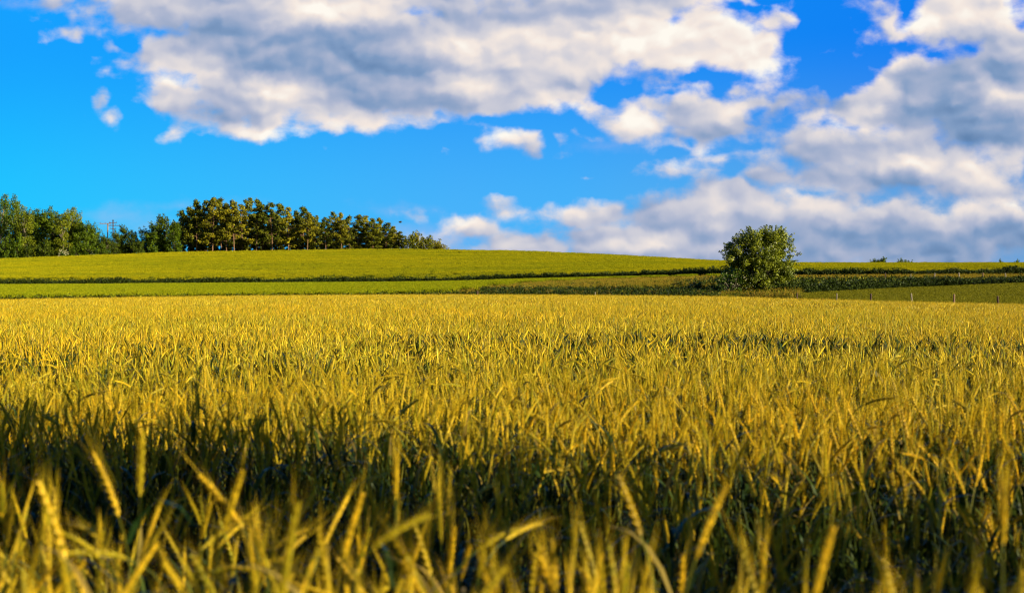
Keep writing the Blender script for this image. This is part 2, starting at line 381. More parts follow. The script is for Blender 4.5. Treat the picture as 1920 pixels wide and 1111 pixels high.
c = t.mix(t.rng(zf, .3, .7), soil, green); c = t.mix(t.rng(zf, 1.3, 1.7), c, mead)
t.put(b.inputs['Base Color'], c); b.inputs['Roughness'].default_value = .95; b.inputs['Specular IOR Level'].default_value = .1
bp = t.n('ShaderNodeBump'); bp.inputs['Strength'].default_value = .6; bp.inputs['Distance'].default_value = .15
t.put(bp.inputs['Height'], n1); t.put(b.inputs['Normal'], bp.outputs[0])
gnd.data.materials.append(m)


# ------------------------------------------------------------------ mesh builder for plants
class MB:
    def __init__(s): s.v = []; s.f = []; s.m = []; s.r = []
    def add(s, vs, fs, mat, rnd):
        o = len(s.v); s.v.extend(vs); s.f.extend([tuple(i + o for i in f) for f in fs]); s.m.extend([mat] * len(fs)); s.r.extend([rnd] * len(vs))
    def tube(s, pts, rad, n, mat, rnd, cap=False):
        pts = [np.array(p, float) for p in pts]; vs = []; fs = []
        for i, p in enumerate(pts):
            d = pts[min(i + 1, len(pts) - 1)] - pts[max(i - 1, 0)]; d /= np.linalg.norm(d) + 1e-9
            u = np.cross(d, (0.0, 1.0, 0.02)); u /= np.linalg.norm(u) + 1e-9; w = np.cross(d, u)
            for k in range(n):
                a = 2 * math.pi * k / n; vs.append(p + (u * math.cos(a) + w * math.sin(a)) * rad[i])
        for i in range(len(pts) - 1):
            for k in range(n):
                fs.append((i * n + k, i * n + (k + 1) % n, (i + 1) * n + (k + 1) % n, (i + 1) * n + k))
        if cap: fs.append(tuple((len(pts) - 1) * n + k for k in range(n)))
        s.add(vs, fs, mat, rnd)
    def strip(s, pts, wid, side, mat, rnd):
        vs = []; fs = []; side = np.array(side, float)
        for i, p in enumerate(pts):
            p = np.array(p, float); vs += [p - side * wid[i] / 2, p + side * wid[i] / 2]
        for i in range(len(pts) - 1): fs.append((2 * i, 2 * i + 1, 2 * i + 3, 2 * i + 2))
        s.add(vs, fs, mat, rnd)
    def obj(s, name, mats, parent=None, smooth=False):
        return mesh_obj(name, s.v, s.f, mats, parent, s.m, s.r, smooth)


CER = [M['stem'], M['leaf'], M['ear'], M['awn'], M['dryleaf']]
STEM, LEAF, EAR, AWN, DRY = range(5)


def axis_path(h, lean, nod, earlen, nneck=5, near_=8):
    """points of a stalk from the ground to the tip of its ear, bending in the x-z plane"""
    pts = [np.zeros(3)]; ang = lean
    low = h - 0.16 - earlen * max(.2, math.cos(nod))
    for i in range(4):
        ang = lean * (1 + .2 * i); pts.append(pts[-1] + np.array([math.sin(ang), 0, math.cos(ang)]) * low / 4)
    L = 0.16
    for i in range(nneck):
        ang = lean * 1.6 + (nod - lean * 1.6) * .75 * ((i + 1) / nneck) ** 1.5; pts.append(pts[-1] + np.array([math.sin(ang), 0, math.cos(ang)]) * L / nneck)
    k0 = len(pts) - 1; a0 = ang
    for i in range(near_):
        ang = a0 + (nod - a0) * (i + 1) / near_ * 1.4; pts.append(pts[-1] + np.array([math.sin(ang), 0, math.cos(ang)]) * earlen / near_)
    return pts, k0


def frame(d):
    u = np.cross(d, (0, 1.0, 0)); nu = np.linalg.norm(u)
    u = u / nu if nu > 1e-6 else np.array([1.0, 0, 0]); return u, np.cross(d, u)


def build_stalk(R, h=1.15, lean=.05, nod=.5, earlen=.095, awnlen=.055, lod=0, parts=None, off=(0, 0), yaw=0.0):
    """lod 0: every spikelet and awn; lod 1: ribbed spindle; lod 2: few faces. parts: dict of MBs to fill"""
    ca, sa = math.cos(yaw), math.sin(yaw)
    def W(p): return (p[0] * ca - p[1] * sa + off[0], p[0] * sa + p[1] * ca + off[1], p[2])
    def addt(mb, vs, fs, mat, r): mb.add([W(v) for v in vs], fs, mat, r)
    nn, ne = ((5, 9), (3, 4), (2, 2))[lod]
    pts, k0 = axis_path(h, lean, nod, earlen, nn, ne)
    tmp = MB(); sidec = (3, 3, 2)[lod]
    sr = [.0022] * (k0 - nn + 1) + [.0017] * nn if lod < 2 else [.004] * (k0 + 1)
    start = 0 if lod == 0 else (2 if lod == 1 else 3)
    if sidec == 2: tmp.strip(pts[start:k0 + 1], [.007] * (k0 + 1 - start), (math.cos(1.0), math.sin(1.0), 0), STEM, R.random())
    else: tmp.tube(pts[start:k0 + 1], sr[start:k0 + 1], sidec, STEM, R.random())
    addt(parts['stem'], tmp.v, tmp.f, STEM, tmp.r[0])
    # leaves
    nl = (3, 2, 1)[lod]
    for i in range(nl):
        hz = h * R.uniform(.42, .80) if i else h * R.uniform(.70, .84); a = R.uniform(0, 6.28); L = R.uniform(.14, .26); w = R.uniform(.010, .019) * (1, 1.2, 1.8)[lod]
        el = R.uniform(.9, 1.4); dr = R.uniform(.9, 2.4); base = np.array([math.sin(lean) * hz, 0, hz]); q = [base]; e = el
        ns = (5, 3, 2)[lod]
        for j in range(ns):
            e = el - dr * (j / ns) ** 1.2; q.append(q[-1] + np.array([math.cos(a) * math.cos(e), math.sin(a) * math.cos(e), math.sin(e)]) * L / ns)
        wd = [w * .7] + [w * (1 - (j / ns) ** 2) + .0005 for j in range(1, ns + 1)]
        tm = MB(); tm.strip(q, wd, (-math.sin(a), math.cos(a), 0), LEAF, R.random())
        mat = DRY if R.random() < .10 else LEAF
        addt(parts['leaf'], tm.v, tm.f, mat, tm.r[0])
    E = parts['ear']; A = parts['awn']; er = R.random()
    P = pts[k0:]
    if lod == 0:
        n = int(earlen / .0070)
        tm = MB(); tm.tube(P, [.0020] * len(P), 4, EAR, er); addt(E, tm.v, tm.f, EAR, er)
        for i in range(n):
            t_ = (i + .3) / n; fi = t_ * (len(P) - 1); i0 = min(int(fi), len(P) - 2); p = P[i0] + (P[i0 + 1] - P[i0]) * (fi - i0)
            d = P[i0 + 1] - P[i0]; d = d / np.linalg.norm(d); u, w = frame(d)
            taper = .62 + .38 * math.sin(math.pi * min(1, (t_ * .85 + .18)))
            for k in range(4):
                if (i + k) % 2 and k > 1: continue
                a = k * math.pi / 2 + .4 + (i % 2) * .35; o = u * math.cos(a) + w * math.sin(a)
                g = d * .95 + o * .33; g /= np.linalg.norm(g); s1 = np.cross(g, o); s1 /= np.linalg.norm(s1); s2 = np.cross(g, s1)
                L = .0150 * taper; b0 = p + o * .0014; mid = b0 + g * L * .42; tip = b0 + g * L; r = .0026 * taper
                vs = [b0] + [mid + s1 * r, mid + s2 * r * .8, mid - s1 * r, mid - s2 * r * .8] + [tip]
                addt(E, vs, [(0, 2, 1), (0, 3, 2), (0, 4, 3), (0, 1, 4), (5, 1, 2), (5, 2, 3), (5, 3, 4), (5, 4, 1)], EAR, min(.99, max(0, er + R.uniform(-.16, .16))))
                if k == 1 or (k == 3 and i % 3): continue
                al = awnlen * R.uniform(.6, 1.2) * (.3 + .9 * t_); ga = d * .97 + o * R.uniform(.05, .26) + np.array([0, 0, .05]); ga /= np.linalg.norm(ga)
                e1 = tip + ga * al; ww = s1 * .00045
                addt(A, [tip - ww, tip + ww, (tip + e1) / 2 + ww * .8 + o * .002, (tip + e1) / 2 - ww * .8 + o * .002, e1 + o * .005], [(0, 1, 2, 3), (3, 2, 4)], AWN, R.random())
    else:
        d0 = P[-1] - P[0]; wr = .0052 if lod == 1 else .0062; nsd = 5 if lod == 1 else 3
        prof = [.45, 1.0, .95, .78, .2] if lod == 1 else [.5, 1.0, .15]
        tm = MB(); tm.tube(P[:len(prof)], [wr * q for q in prof], nsd, EAR, er); addt(E, tm.v, tm.f, EAR, er)
        for k in range(6 if lod == 1 else 2):
            t_ = R.uniform(.2, 1.0) if lod == 1 else .8; fi = t_ * (len(P) - 1); i0 = min(int(fi), len(P) - 2); p = P[i0] + (P[i0 + 1] - P[i0]) * (fi - i0)
            d = P[i0 + 1] - P[i0]; d = d / np.linalg.norm(d); u, w = frame(d); a = R.uniform(0, 6.28); o = u * math.cos(a) + w * math.sin(a); s1 = np.cross(d, o)
            al = awnlen * R.uniform(.8, 1.3); e1 = p + (d * .95 + o * .3) * al; ww = s1 * (.0012 if lod == 1 else .003)
            addt(A, [p - ww + o * .004, p + ww + o * .004, e1], [(0, 1, 2)], AWN, R.random())


def new_parts(): return {k: MB() for k in ('stem', 'leaf', 'ear', 'awn')}
def join_parts(ps):
    m = MB()
    for k in ('stem', 'leaf', 'ear', 'awn'):
        q = ps[k]; o = len(m.v); m.v += q.v; m.f += [tuple(i + o for i in f) for f in q.f]; m.m += q.m; m.r += q.r
    return m


def rand_nod(R):
    q = R.random()
    return R.uniform(.0, .45) if q < .55 else (R.uniform(.45, 1.0) if q < .92 else R.uniform(1.0, 1.8))


# ------------------------------------------------------------------ instanced stuff: one object holding its variants and its points
def stuff_object(name, variants, mats, pts, rot, scl, pick, label, cat):
    """variants: list of MB. Everything lives in this one mesh; its geometry-node group sets variant k on the points that pick it"""
    vs = []; fs = []; mi = []; rn = []; vid = []
    for k, q in enumerate(variants):
        o = len(vs); vs += [tuple(v) for v in q.v]; fs += [tuple(i + o for i in f) for f in q.f]; mi += q.m; rn += q.r; vid += [k] * len(q.v)
    nv = len(vs); npt = len(pts)
    me = bpy.data.meshes.new(name); me.from_pydata(vs + [tuple(p) for p in pts], [], fs)
    me.polygons.foreach_set('material_index', mi)
    for m_ in mats: me.materials.append(m_)
    def at(nm, ty, data, key='value'):
        a = me.attributes.new(nm, ty, 'POINT'); a.data.foreach_set(key, data)
    at('rnd', 'FLOAT', np.concatenate([np.array(rn, np.float32), np.zeros(npt, np.float32)]))
    at('vid', 'INT', np.concatenate([np.array(vid, np.int32), 100 + np.asarray(pick, np.int32)]))
    at('rot', 'FLOAT_VECTOR', np.concatenate([np.zeros((nv, 3), np.float32), np.asarray(rot, np.float32)]).reshape(-1), 'vector')
    at('scl', 'FLOAT_VECTOR', np.concatenate([np.ones((nv, 3), np.float32), np.asarray(scl, np.float32)]).reshape(-1), 'vector')
    o = bpy.data.objects.new(name, me); COL.objects.link(o); tag(o, label, cat, kind='stuff')
    ng = bpy.data.node_groups.new(name + '_scatter', 'GeometryNodeTree')
    ng.interface.new_socket('Geometry', in_out='INPUT', socket_type='NodeSocketGeometry')
    ng.interface.new_socket('Geometry', in_out='OUTPUT', socket_type='NodeSocketGeometry')
    N = ng.nodes; L = ng.links
    gi = N.new('NodeGroupInput'); go = N.new('NodeGroupOutput'); jn = N.new('GeometryNodeJoinGeometry')
    def named(nm, ty):
        q = N.new('GeometryNodeInputNamedAttribute'); q.data_type = ty; q.inputs[0].default_value = nm; return q.outputs[0]
    v_ = named('vid', 'INT'); r_ = named('rot', 'FLOAT_VECTOR'); s_ = named('scl', 'FLOAT_VECTOR')
    er = N.new('FunctionNodeEulerToRotation'); L.new(r_, er.inputs[0])
    def sep(val):
        cm = N.new('FunctionNodeCompare'); cm.data_type = 'INT'; cm.operation = 'EQUAL'; L.new(v_, cm.inputs[2]); cm.inputs[3].default_value = val
        se = N.new('GeometryNodeSeparateGeometry'); se.domain = 'POINT'; L.new(gi.outputs[0], se.inputs[0]); L.new(cm.outputs[0], se.inputs[1]); return se.outputs[0]
    for k in range(len(variants)):
        ip = N.new('GeometryNodeInstanceOnPoints'); L.new(sep(100 + k), ip.inputs['Points']); L.new(sep(k), ip.inputs['Instance'])
        L.new(er.outputs[0], ip.inputs['Rotation']); L.new(s_, ip.inputs['Scale']); L.new(ip.outputs[0], jn.inputs[0])
    L.new(jn.outputs[0], go.inputs[0])
    md = o.modifiers.new('scatter', 'NODES'); md.node_group = ng
    return o


# ------------------------------------------------------------------ the cereal field
R = random.Random(3)
NEARV = 14
near_specs = []
for i in range(NEARV):
    near_specs.append(dict(h=R.uniform(1.06, 1.22), lean=R.uniform(.0, .10), nod=(0.05, .12, .2, .3, .4, .5, .6, .75, .9, 1.1, 1.4, 1.8, .15, .35)[i],
                           earlen=R.uniform(.085, .135), awnlen=R.uniform(.05, .08)))
near_parts = []
for sp_ in near_specs:
    ps = new_parts(); build_stalk(R, lod=0, parts=ps, **sp_); near_parts.append(ps)
variants = [join_parts(ps) for ps in near_parts]
# leafy low shoots without an ear
for i in range(4):
    ps = new_parts(); hh = R.uniform(.75, .9)
    for j in range(4):
        q = new_parts(); build_stalk(R, h=hh * R.uniform(.8, 1.05), lean=R.uniform(0, .15), nod=.3, lod=0, parts=q, off=(R.uniform(-.05, .05), R.uniform(-.05, .05)), yaw=R.uniform(0, 6.28))
        for k in ('stem', 'leaf'):
            o_ = len(ps[k].v); ps[k].v += q[k].v; ps[k].f += [tuple(a_ + o_ for a_ in f) for f in q[k].f]; ps[k].m += q[k].m; ps[k].r += q[k].r
    variants.append(join_parts(ps))
SHOOT0, NSH = NEARV, 4
MID0, NMID = SHOOT0 + NSH, 8
for i in range(NMID):
    ps = new_parts()
    for j in range(14):
        rr = .20 * math.sqrt(R.random()); a = R.uniform(0, 6.28)
        build_stalk(R, h=R.gauss(1.11, .07), lean=R.uniform(0, .13), nod=rand_nod(R), earlen=R.uniform(.085, .12), awnlen=.06, lod=1, parts=ps, off=(rr * math.cos(a), rr * math.sin(a)), yaw=R.uniform(0, 6.28))
    variants.append(join_parts(ps))
FAR0, NFAR = MID0 + NMID, 6
for i in range(NFAR):
    ps = new_parts()
    for j in range(38):
        rr = .55 * math.sqrt(R.random()); a = R.uniform(0, 6.28)
        build_stalk(R, h=R.gauss(1.12, .07), lean=R.uniform(0, .1), nod=rand_nod(R), earlen=R.uniform(.10, .13), awnlen=.07, lod=2, parts=ps, off=(rr * math.cos(a), rr * math.sin(a)), yaw=R.uniform(0, 6.28))
    variants.append(join_parts(ps))

TOPH = 1.2


def gap_limits(x, y):
    px = 960 + FPX * x / np.maximum(y, .5)
    n0 = np.interp(px, [0, 500, 900, 1300, 1700, 2000], [3.25, 3.2, 2.95, 2.75, 2.6, 2.65])
    f0 = np.interp(px, [0, 500, 900, 1300, 1700, 2000], [5.0, 5.2, 4.9, 4.9, 4.8, 4.7])
    return n0, f0


def low_noise(x, y, s=1.0):
    return (np.sin(x * 1.3 * s + 1.1) * np.cos(y * 1.7 * s + .4) + np.sin(x * 2.9 * s - y * 2.1 * s + 2) * .6 + np.sin(x * .5 * s + y * .8 * s) * .8) / 2.4


pts = []; rot = []; scl = []; pick = []
# single stalks near the camera
n = 46000
x = rng.uniform(-6.5, 9.5, n); y = rng.uniform(-2.0, 10.0, n)
lim = .36 * np.maximum(y, 0)
ok = (x > -lim - 1.6) & (x < lim + 3.6) & (np.hypot(x, y) > 1.15) & ((y > 1.2) | (x > .9))
x, y = x[ok], y[ok]
nG, fG = gap_limits(x, y)
jit = rng.normal(0, .10, len(x))
ingap = (y > nG + jit) & (y < fG + jit * 1.5)
front = y <= nG + jit
u = rng.random(len(x))
keep = np.where(ingap, u < .34, np.where(front, u < .72, u < .80))
shoot = ingap & (u > .34) & (u < .62)
lane2 = (np.abs(y - 9.6 + x * .05) < .22) & (x < 0) & (u > .25)
keep &= ~lane2
z = height(x, y)
for i in np.nonzero(keep)[0]:
    hs = rng.uniform(.86, 1.03) if not ingap[i] else rng.uniform(.74, .98)
    if not ingap[i] and not front[i]: hs += .05 * low_noise(x[i], y[i]) + .05 * math.exp(-((y[i] - 5.6) / .6) ** 2)
    w = rng.random()
    v_ = int(rng.choice(NEARV, p=np.array([9, 10, 10, 10, 9, 8, 8, 7, 5, 3, 2, 1, 10, 9]) / 101))
    pts.append((x[i], y[i], z[i])); pick.append(v_); scl.append((hs if hs < 1.0 else 1.0, hs if hs < 1.0 else 1.0, hs)); rot.append((rng.normal(0, .09), rng.normal(.05, .11), rng.uniform(0, 6.28)))
for i in np.nonzero(shoot)[0]:
    s_ = rng.uniform(.85, 1.12)
    pts.append((x[i], y[i], z[i])); pick.append(SHOOT0 + int(rng.integers(NSH))); scl.append((1, 1, s_)); rot.append((rng.normal(0, .06), rng.normal(0, .06), rng.uniform(0, 6.28)))

# the stalks that show largest become things of their own
P_ = np.array(pts); pk = np.array(pick)
vis = (P_[:, 1] > 2.0) & (np.abs(P_[:, 0]) < .365 * P_[:, 1] + .05) & (pk < NEARV)
cand = np.nonzero(vis)[0]; cand = cand[np.argsort(P_[cand, 1])][:288]
singles = [(pts[i], rot[i], scl[i], pick[i]) for i in cand]
drop = set(cand.tolist())
pts = [p for i, p in enumerate(pts) if i not in drop]; rot = [p for i, p in enumerate(rot) if i not in drop]
scl = [p for i, p in enumerate(scl) if i not in drop]; pick = [p for i, p in enumerate(pick) if i not in drop]


def lane(x, y):
    """thin wheel track across the field to the right, about 13 m away"""
    c = 14.6 - .03 * x
    wdt = np.interp(x, [-1.6, 0, 2, 5], [0, .4, .5, .65])
    return np.abs(y - c) < wdt


# middle distance tufts
n = 32000
y = np.sqrt(rng.uniform(9.6 ** 2, 40 ** 2, n)); x = rng.uniform(-1, 1, n) * (.385 * 40 + 3)
ok = (x > -(.37 * y + 2)) & (x < .37 * y + 3.2) & ~lane(x, y) & ~((np.abs(y - 9.9 + x * .05) < .36) & (x < -.5))
dens = np.interp(y, [9, 20, 40], [.70, .66, .56]); ok &= rng.random(n) < dens
x, y = x[ok], y[ok]; z = height(x, y)
hs = 1 + .05 * low_noise(x, y, .8)
fold = np.clip((x + 1.2) / 1.0, 0, 1)
hs -= fold * .05 * np.exp(-((y - 13.6) / .5) ** 2); hs += fold * .04 * np.exp(-((y - 15.9) / .8) ** 2)
for i in range(len(x)):
    pts.append((x[i], y[i], z[i])); pick.append(MID0 + int(rng.integers(NMID))); scl.append((1, 1, hs[i] * rng.uniform(.95, 1.03))); rot.append((rng.normal(0, .03), rng.normal(0, .03), rng.uniform(0, 6.28)))
# dark green shoots put in for the shaded ears and gaps of the wheel track
n = 1500
x = rng.uniform(-2.0, 6.5, n); y = rng.uniform(14.1, 15.1, n) - .03 * x
ok = rng.random(n) < np.interp(x, [-1.6, 0, 3], [.05, .8, 1.0])
x2 = rng.uniform(-6, -.9, 110); y2 = rng.uniform(9.6, 10.6, 110) - .05 * x2
for x_, y_ in list(zip(x[ok], y[ok])) + list(zip(x2, y2)):
    pts.append((x_, y_, float(height(np.array([x_]), np.array([y_]))[0]))); pick.append(SHOOT0 + int(rng.integers(NSH))); s_ = rng.uniform(1.28, 1.44)
    scl.append((1.35, 1.35, s_)); rot.append((rng.normal(0, .08), rng.normal(0, .08), rng.uniform(0, 6.28)))
# far tufts up to the edge of the field
n = 60000
y = np.sqrt(rng.uniform(39 ** 2, 122 ** 2, n)); x = rng.uniform(-1, 1, n) * 56
px = 960 + FPX * x / y
ok = (np.abs(x) < .37 * y + 4) & (y < line(px, 1) - .3) & (rng.random(n) < np.interp(y, [39, 120], [.58, .38]))
x, y = x[ok], y[ok]; z = height(x, y)
hs = 1 + .03 * low_noise(x, y, .4)
for i in range(len(x)):
    pts.append((x[i], y[i], z[i])); pick.append(FAR0 + int(rng.integers(NFAR))); scl.append((1, 1, hs[i] * rng.uniform(.95, 1.04))); rot.append((rng.normal(0, .03), rng.normal(0, .03), rng.uniform(0, 6.28)))
print('wheat instances', len(pts))
stuff_object('wheat_field', variants, CER, pts, rot, scl, pick, 'golden bearded cereal crop filling the field behind the nearest stalks', 'cereal field')

# nearest stalks as things: stem, leaves, ear (> awns)
proto_mesh = []
for ps in near_parts:
    d = {}
    for k in ('stem', 'ear', 'awn'):
        q = ps[k]; me = bpy.data.meshes.new(k + 's' if k == 'awn' else k); me.from_pydata([tuple(v) for v in q.v], [], q.f)
        for mm in CER: me.materials.append(mm)
        me.polygons.foreach_set('material_index', q.m); at_ = me.attributes.new('rnd', 'FLOAT', 'POINT'); at_.data.foreach_set('value', np.array(q.r, np.float32)); d[k] = me
    q = ps['leaf']; per = 12; d['leaf'] = []
    for j in range(len(q.v) // per):
        me = bpy.data.meshes.new('leaf'); vv = q.v[j * per:(j + 1) * per]; ff = [tuple(a_ - j * per for a_ in f) for f in q.f[j * 5:(j + 1) * 5]]
        me.from_pydata([tuple(v) for v in vv], [], ff)
        for mm in CER: me.materials.append(mm)
        me.polygons.foreach_set('material_index', q.m[j * 5:(j + 1) * 5]); at_ = me.attributes.new('rnd', 'FLOAT', 'POINT'); at_.data.foreach_set('value', np.array(q.r[j * per:(j + 1) * per], np.float32)); d['leaf'].append(me)
    proto_mesh.append(d)


def lname(nod, s, x):
    shape = 'upright' if nod < .25 else ('slightly nodding' if nod < .55 else ('leaning' if nod < 1.0 else 'drooping'))
    return shape


def place_stalk(v, loc, rt, sc, label, group='blurred cereal stalks nearest the camera'):
    e = empty('wheat_stalk', loc); e.rotation_euler = rt; e.scale = sc
    tag(e, label, 'cereal stalk', group)
    d = proto_mesh[v]
    for k in ('stem', 'ear'):
        o = bpy.data.objects.new(k, d[k]); COL.objects.link(o); o.parent = e
        if k == 'ear':
            a_ = bpy.data.objects.new('awns', d['awn']); COL.objects.link(a_); a_.parent = o
    for me in d['leaf']:
        o = bpy.data.objects.new('leaf', me); COL.objects.link(o); o.parent = e
    return e


for (p, r_, s_, v_) in singles:
    nod = near_specs[v_]['nod']; shape = lname(nod, 0, 0)
    side = 'left third' if p[0] / p[1] < -.12 else ('right third' if p[0] / p[1] > .12 else 'middle')
    dist = 'closest' if p[1] < 2.6 else 'next closest'
    place_stalk(v_, p, r_, s_, f'{shape} bearded ear among the {dist} blurred stalks, {side} of the foreground')

# a few stalks that stand out in the photograph: column, row of the ear tip, distance, bend, turn, text
heroes = [
    (258, 800, 2.75, 0, 0, 'tall pale upright ear rising alone above the dark gap at left'),
    (165, 850, 2.9, 6, 2.6, 'nodding yellow ear left of the tall lone upright ear'),
    (385, 890, 2.7, 7, 3.0, 'upper ear of the crossing pair left of centre'),
    (440, 880, 2.7, 3, .2, 'straight pale ear tilting right, crossing the nodding one left of centre'),
    (545, 940, 2.15, 2, .3, 'thick pale yellow ear low in the left half of the foreground'),
    (665, 925, 2.6, 3, .3, 'pale ear leaning right, left of the long arching ear'),
    (740, 850, 3.0, 1, 1.6, 'slim upright pale ear standing just left of centre'),
    (790, 960, 2.2, 9, .05, 'long arching ear bowing down to the right at bottom centre'),
    (1180, 895, 2.7, 4, 2.8, 'pale ear leaning left, right of centre in the foreground'),
    (1360, 910, 2.4, 5, .4, 'orange-tipped ear leaning in front of the dark gap right of centre'),
    (1560, 990, 2.1, 3, .3, 'yellow ear leaning right at the bottom, in front of the darkest shade'),
    (1890, 900, 2.2, 1, 1.2, 'stout upright ear at the far right edge of the foreground'),
    (80, 900, 2.2, 4, 3.0, 'thick orange-tipped ear leaning left in the lower left corner'),
]
for (px, row, D_, v_, yaw, text) in heroes:
    zt = CAMZ - (row - HOR) / FPX * D_; sp_ = near_specs[v_]
    tip = max(v[2] for v in near_parts[v_]['ear'].v); tx = [v for v in near_parts[v_]['ear'].v if v[2] == tip][0]
    s_ = zt / tip; x_ = gx(px, D_) - tx[0] * math.cos(yaw)
    place_stalk(v_, (x_, D_, 0), (0, 0, yaw), (1.08, 1.08, s_), text)


# ------------------------------------------------------------------ crops, grasses and weeds beyond the wheat
def blade_tuft(R, nb, rad, h0, h1, wid, heads=0.0, hl=.12, lean=.25, smat=0, hmat=1, hw=.03):
    q = MB()
    for j in range(nb):
        rr = rad * math.sqrt(R.random()); a = R.uniform(0, 6.28); hh = R.uniform(h0, h1); ya = R.uniform(0, 6.28); le = R.uniform(0, lean)
        b = np.array([rr * math.cos(a), rr * math.sin(a), 0]); d = np.array([math.cos(ya) * math.sin(le), math.sin(ya) * math.sin(le), math.cos(le)])
        s = np.array([math.cos(ya + 1.3), math.sin(ya + 1.3), 0]); r = R.random()
        bend = np.array([math.cos(ya), math.sin(ya), -.1]) * hh * le * .5
        q.strip([b, b + d * hh * .6, b + d * hh + bend], [wid, wid * .9, wid * .15], s, smat, r)
        if R.random() < heads:
            p = b + d * hh * .88; e = b + d * (hh + hl * .3) + bend * .8; mid = (p + e) / 2
            for s2 in (s, np.cross(s, d)):
                q.add([p, mid + s2 * hw / 2, e, mid - s2 * hw / 2], [(0, 1, 2, 3)], hmat, R.random())
    return q


def leaf_tuft(R, nb, rad, h, size, mat=0, mat2=None, share=.0):
    q = MB()
    for j in range(nb):
        rr = rad * math.sqrt(R.random()); a = R.uniform(0, 6.28); z_ = h * R.uniform(.05, 1) * (1 - .5 * (rr / rad) ** 2)
        c = np.array([rr * math.cos(a), rr * math.sin(a), z_]); d = np.array([R.gauss(0, 1), R.gauss(0, 1), R.gauss(.3, .7)]); d /= np.linalg.norm(d)
        s = np.cross(d, (R.gauss(0, 1), R.gauss(0, 1), R.gauss(0, 1))); s /= np.linalg.norm(s) + 1e-6; L = size * R.uniform(.6, 1.3)
        q.add([c, c + d * L * .5 + s * L * .32, c + d * L, c + d * L * .5 - s * L * .32], [(0, 1, 2, 3)], mat2 if (mat2 is not None and R.random() < share) else mat, R.random())
    return q


def scatter(n, pxlo, pxhi, s0, s1, dens=None):
    """random points between land lines s0 and s1; even in bearing, area-weighted in depth"""
    px = rng.uniform(pxlo, pxhi, n); fr = rng.random(n)
    if callable(s0): a = s0(px)
    else: a = line(px, s0)
    b = s1(px) if callable(s1) else line(px, s1)
    D_ = a + (b - a) * fr; x = (px - 960) / FPX * D_
    ok = rng.random(n) < D_ / b.max()
    if dens is not None: ok &= rng.random(n) < dens(px, D_, fr)
    return px[ok], x[ok], D_[ok], fr[ok]


def make_stuff(name, variants, mats, sets, label, cat):
    """sets: list of (x, y, first variant, count, (scale lo, hi), optional height factor array)"""
    pts = []; rot = []; scl = []; pick = []
    for st in sets:
        x, y, v0, nv_, (lo, hi) = st[:5]; z = height(x, y); k = len(x); hf = st[5] if len(st) > 5 else np.ones(k)
        pts.append(np.stack([x, y, z - .02], 1)); rot.append(np.stack([rng.normal(0, .04, k), rng.normal(0, .04, k), rng.uniform(0, 6.28, k)], 1))
        s_ = rng.uniform(lo, hi, k); scl.append(np.stack([s_, s_, s_ * hf], 1)); pick.append(v0 + rng.integers(0, nv_, k))
    pts = np.concatenate(pts); print(name, len(pts))
    return stuff_object(name, variants, mats, pts.tolist(), np.concatenate(rot), np.concatenate(scl), np.concatenate(pick), label, cat)


# green crop: heads yellow-green, stems dark green
gv = [blade_tuft(R, 40, .46, .75, 1.0, .035, .95, .18, .22, 0, 1, .05) for _ in range(5)]
gm = [M['cropstem'], M['crophead'], M['weed']]
px, x, y, fr = scatter(95000, -250, 2170, 5, lambda p: line(p, 7) + 12)
hf = 1 + .09 * low_noise(x, y, .15) + .05 * low_noise(x, y, .7)
tr_ = (np.abs(np.mod(y + .12 * x + 40, 24.0) - 1.2) < .5) | (np.abs(np.mod(y + .12 * x + 40, 24.0) - 3.4) < .5)
x, y, hf = x[~tr_], y[~tr_], hf[~tr_]
px2, x2, y2, fr2 = scatter(7000, -250, 2170, 5, lambda p: line(p, 5) + 3)
make_stuff('upper_green_crop', gv, gm, [(x, y, 0, 5, (.9, 1.1), hf), (x2, y2, 0, 5, (.85, 1.1))], 'yellow-green crop covering the upper slope up to the skyline', 'green crop')
gv = [blade_tuft(R, 26, .38, .6, .82, .04, .95, .18, .22, 0, 1, .08) for _ in range(5)]
px, x, y, fr = scatter(84000, -250, 1380, 2, 5, lambda p, D_, f: 1.0 * (f > np.interp(p, [840, 1000, 1150, 1380], [0, .55, .78, .9]) + .08 * np.sin(p / 9.0) * (p > 850)))
m_ = y < line(px, 5) - 8.5
make_stuff('lower_green_crop', gv, [M['cropstem'], M['lowhead'], M['weed']], [(x[m_], y[m_], 0, 5, (.85, 1.1), 1 + .05 * low_noise(x[m_], y[m_], .2))], 'lower strip of yellow-green crop at left above the golden field', 'green crop')

# dark leaves added for the crop face's dark stems and shade, all the way across
wv = [leaf_tuft(R, 46, .40, .95, .17, 0) for _ in range(4)] + [leaf_tuft(R, 46, .40, .8, .15, 0, 1, .5) for _ in range(3)]
wm = [M['weed'], M['weedlit'], M['grassgreen']]
px, x, y, fr = scatter(19000, -250, 2170, lambda p: line(p, 5) - 1.6, lambda p: line(p, 5) + .35)
hf = np.interp(px, [0, 1350, 1500], [1.6, 1.6, 1.25]) + .4 * low_noise(x, y, .6)
pxb, xb, yb, frb = scatter(4200, -250, 900, lambda p: line(p, 2) - 1.4, lambda p: line(p, 2) - .2)
make_stuff('shaded_crop_face', wv, wm, [(x, y, 0, 4, (.8, 1.1), hf), (xb[::3], yb[::3], 0, 7, (.6, 1.0))], 'dark green leaves added as the dark stems and shade of the crop fronts', 'weeds')

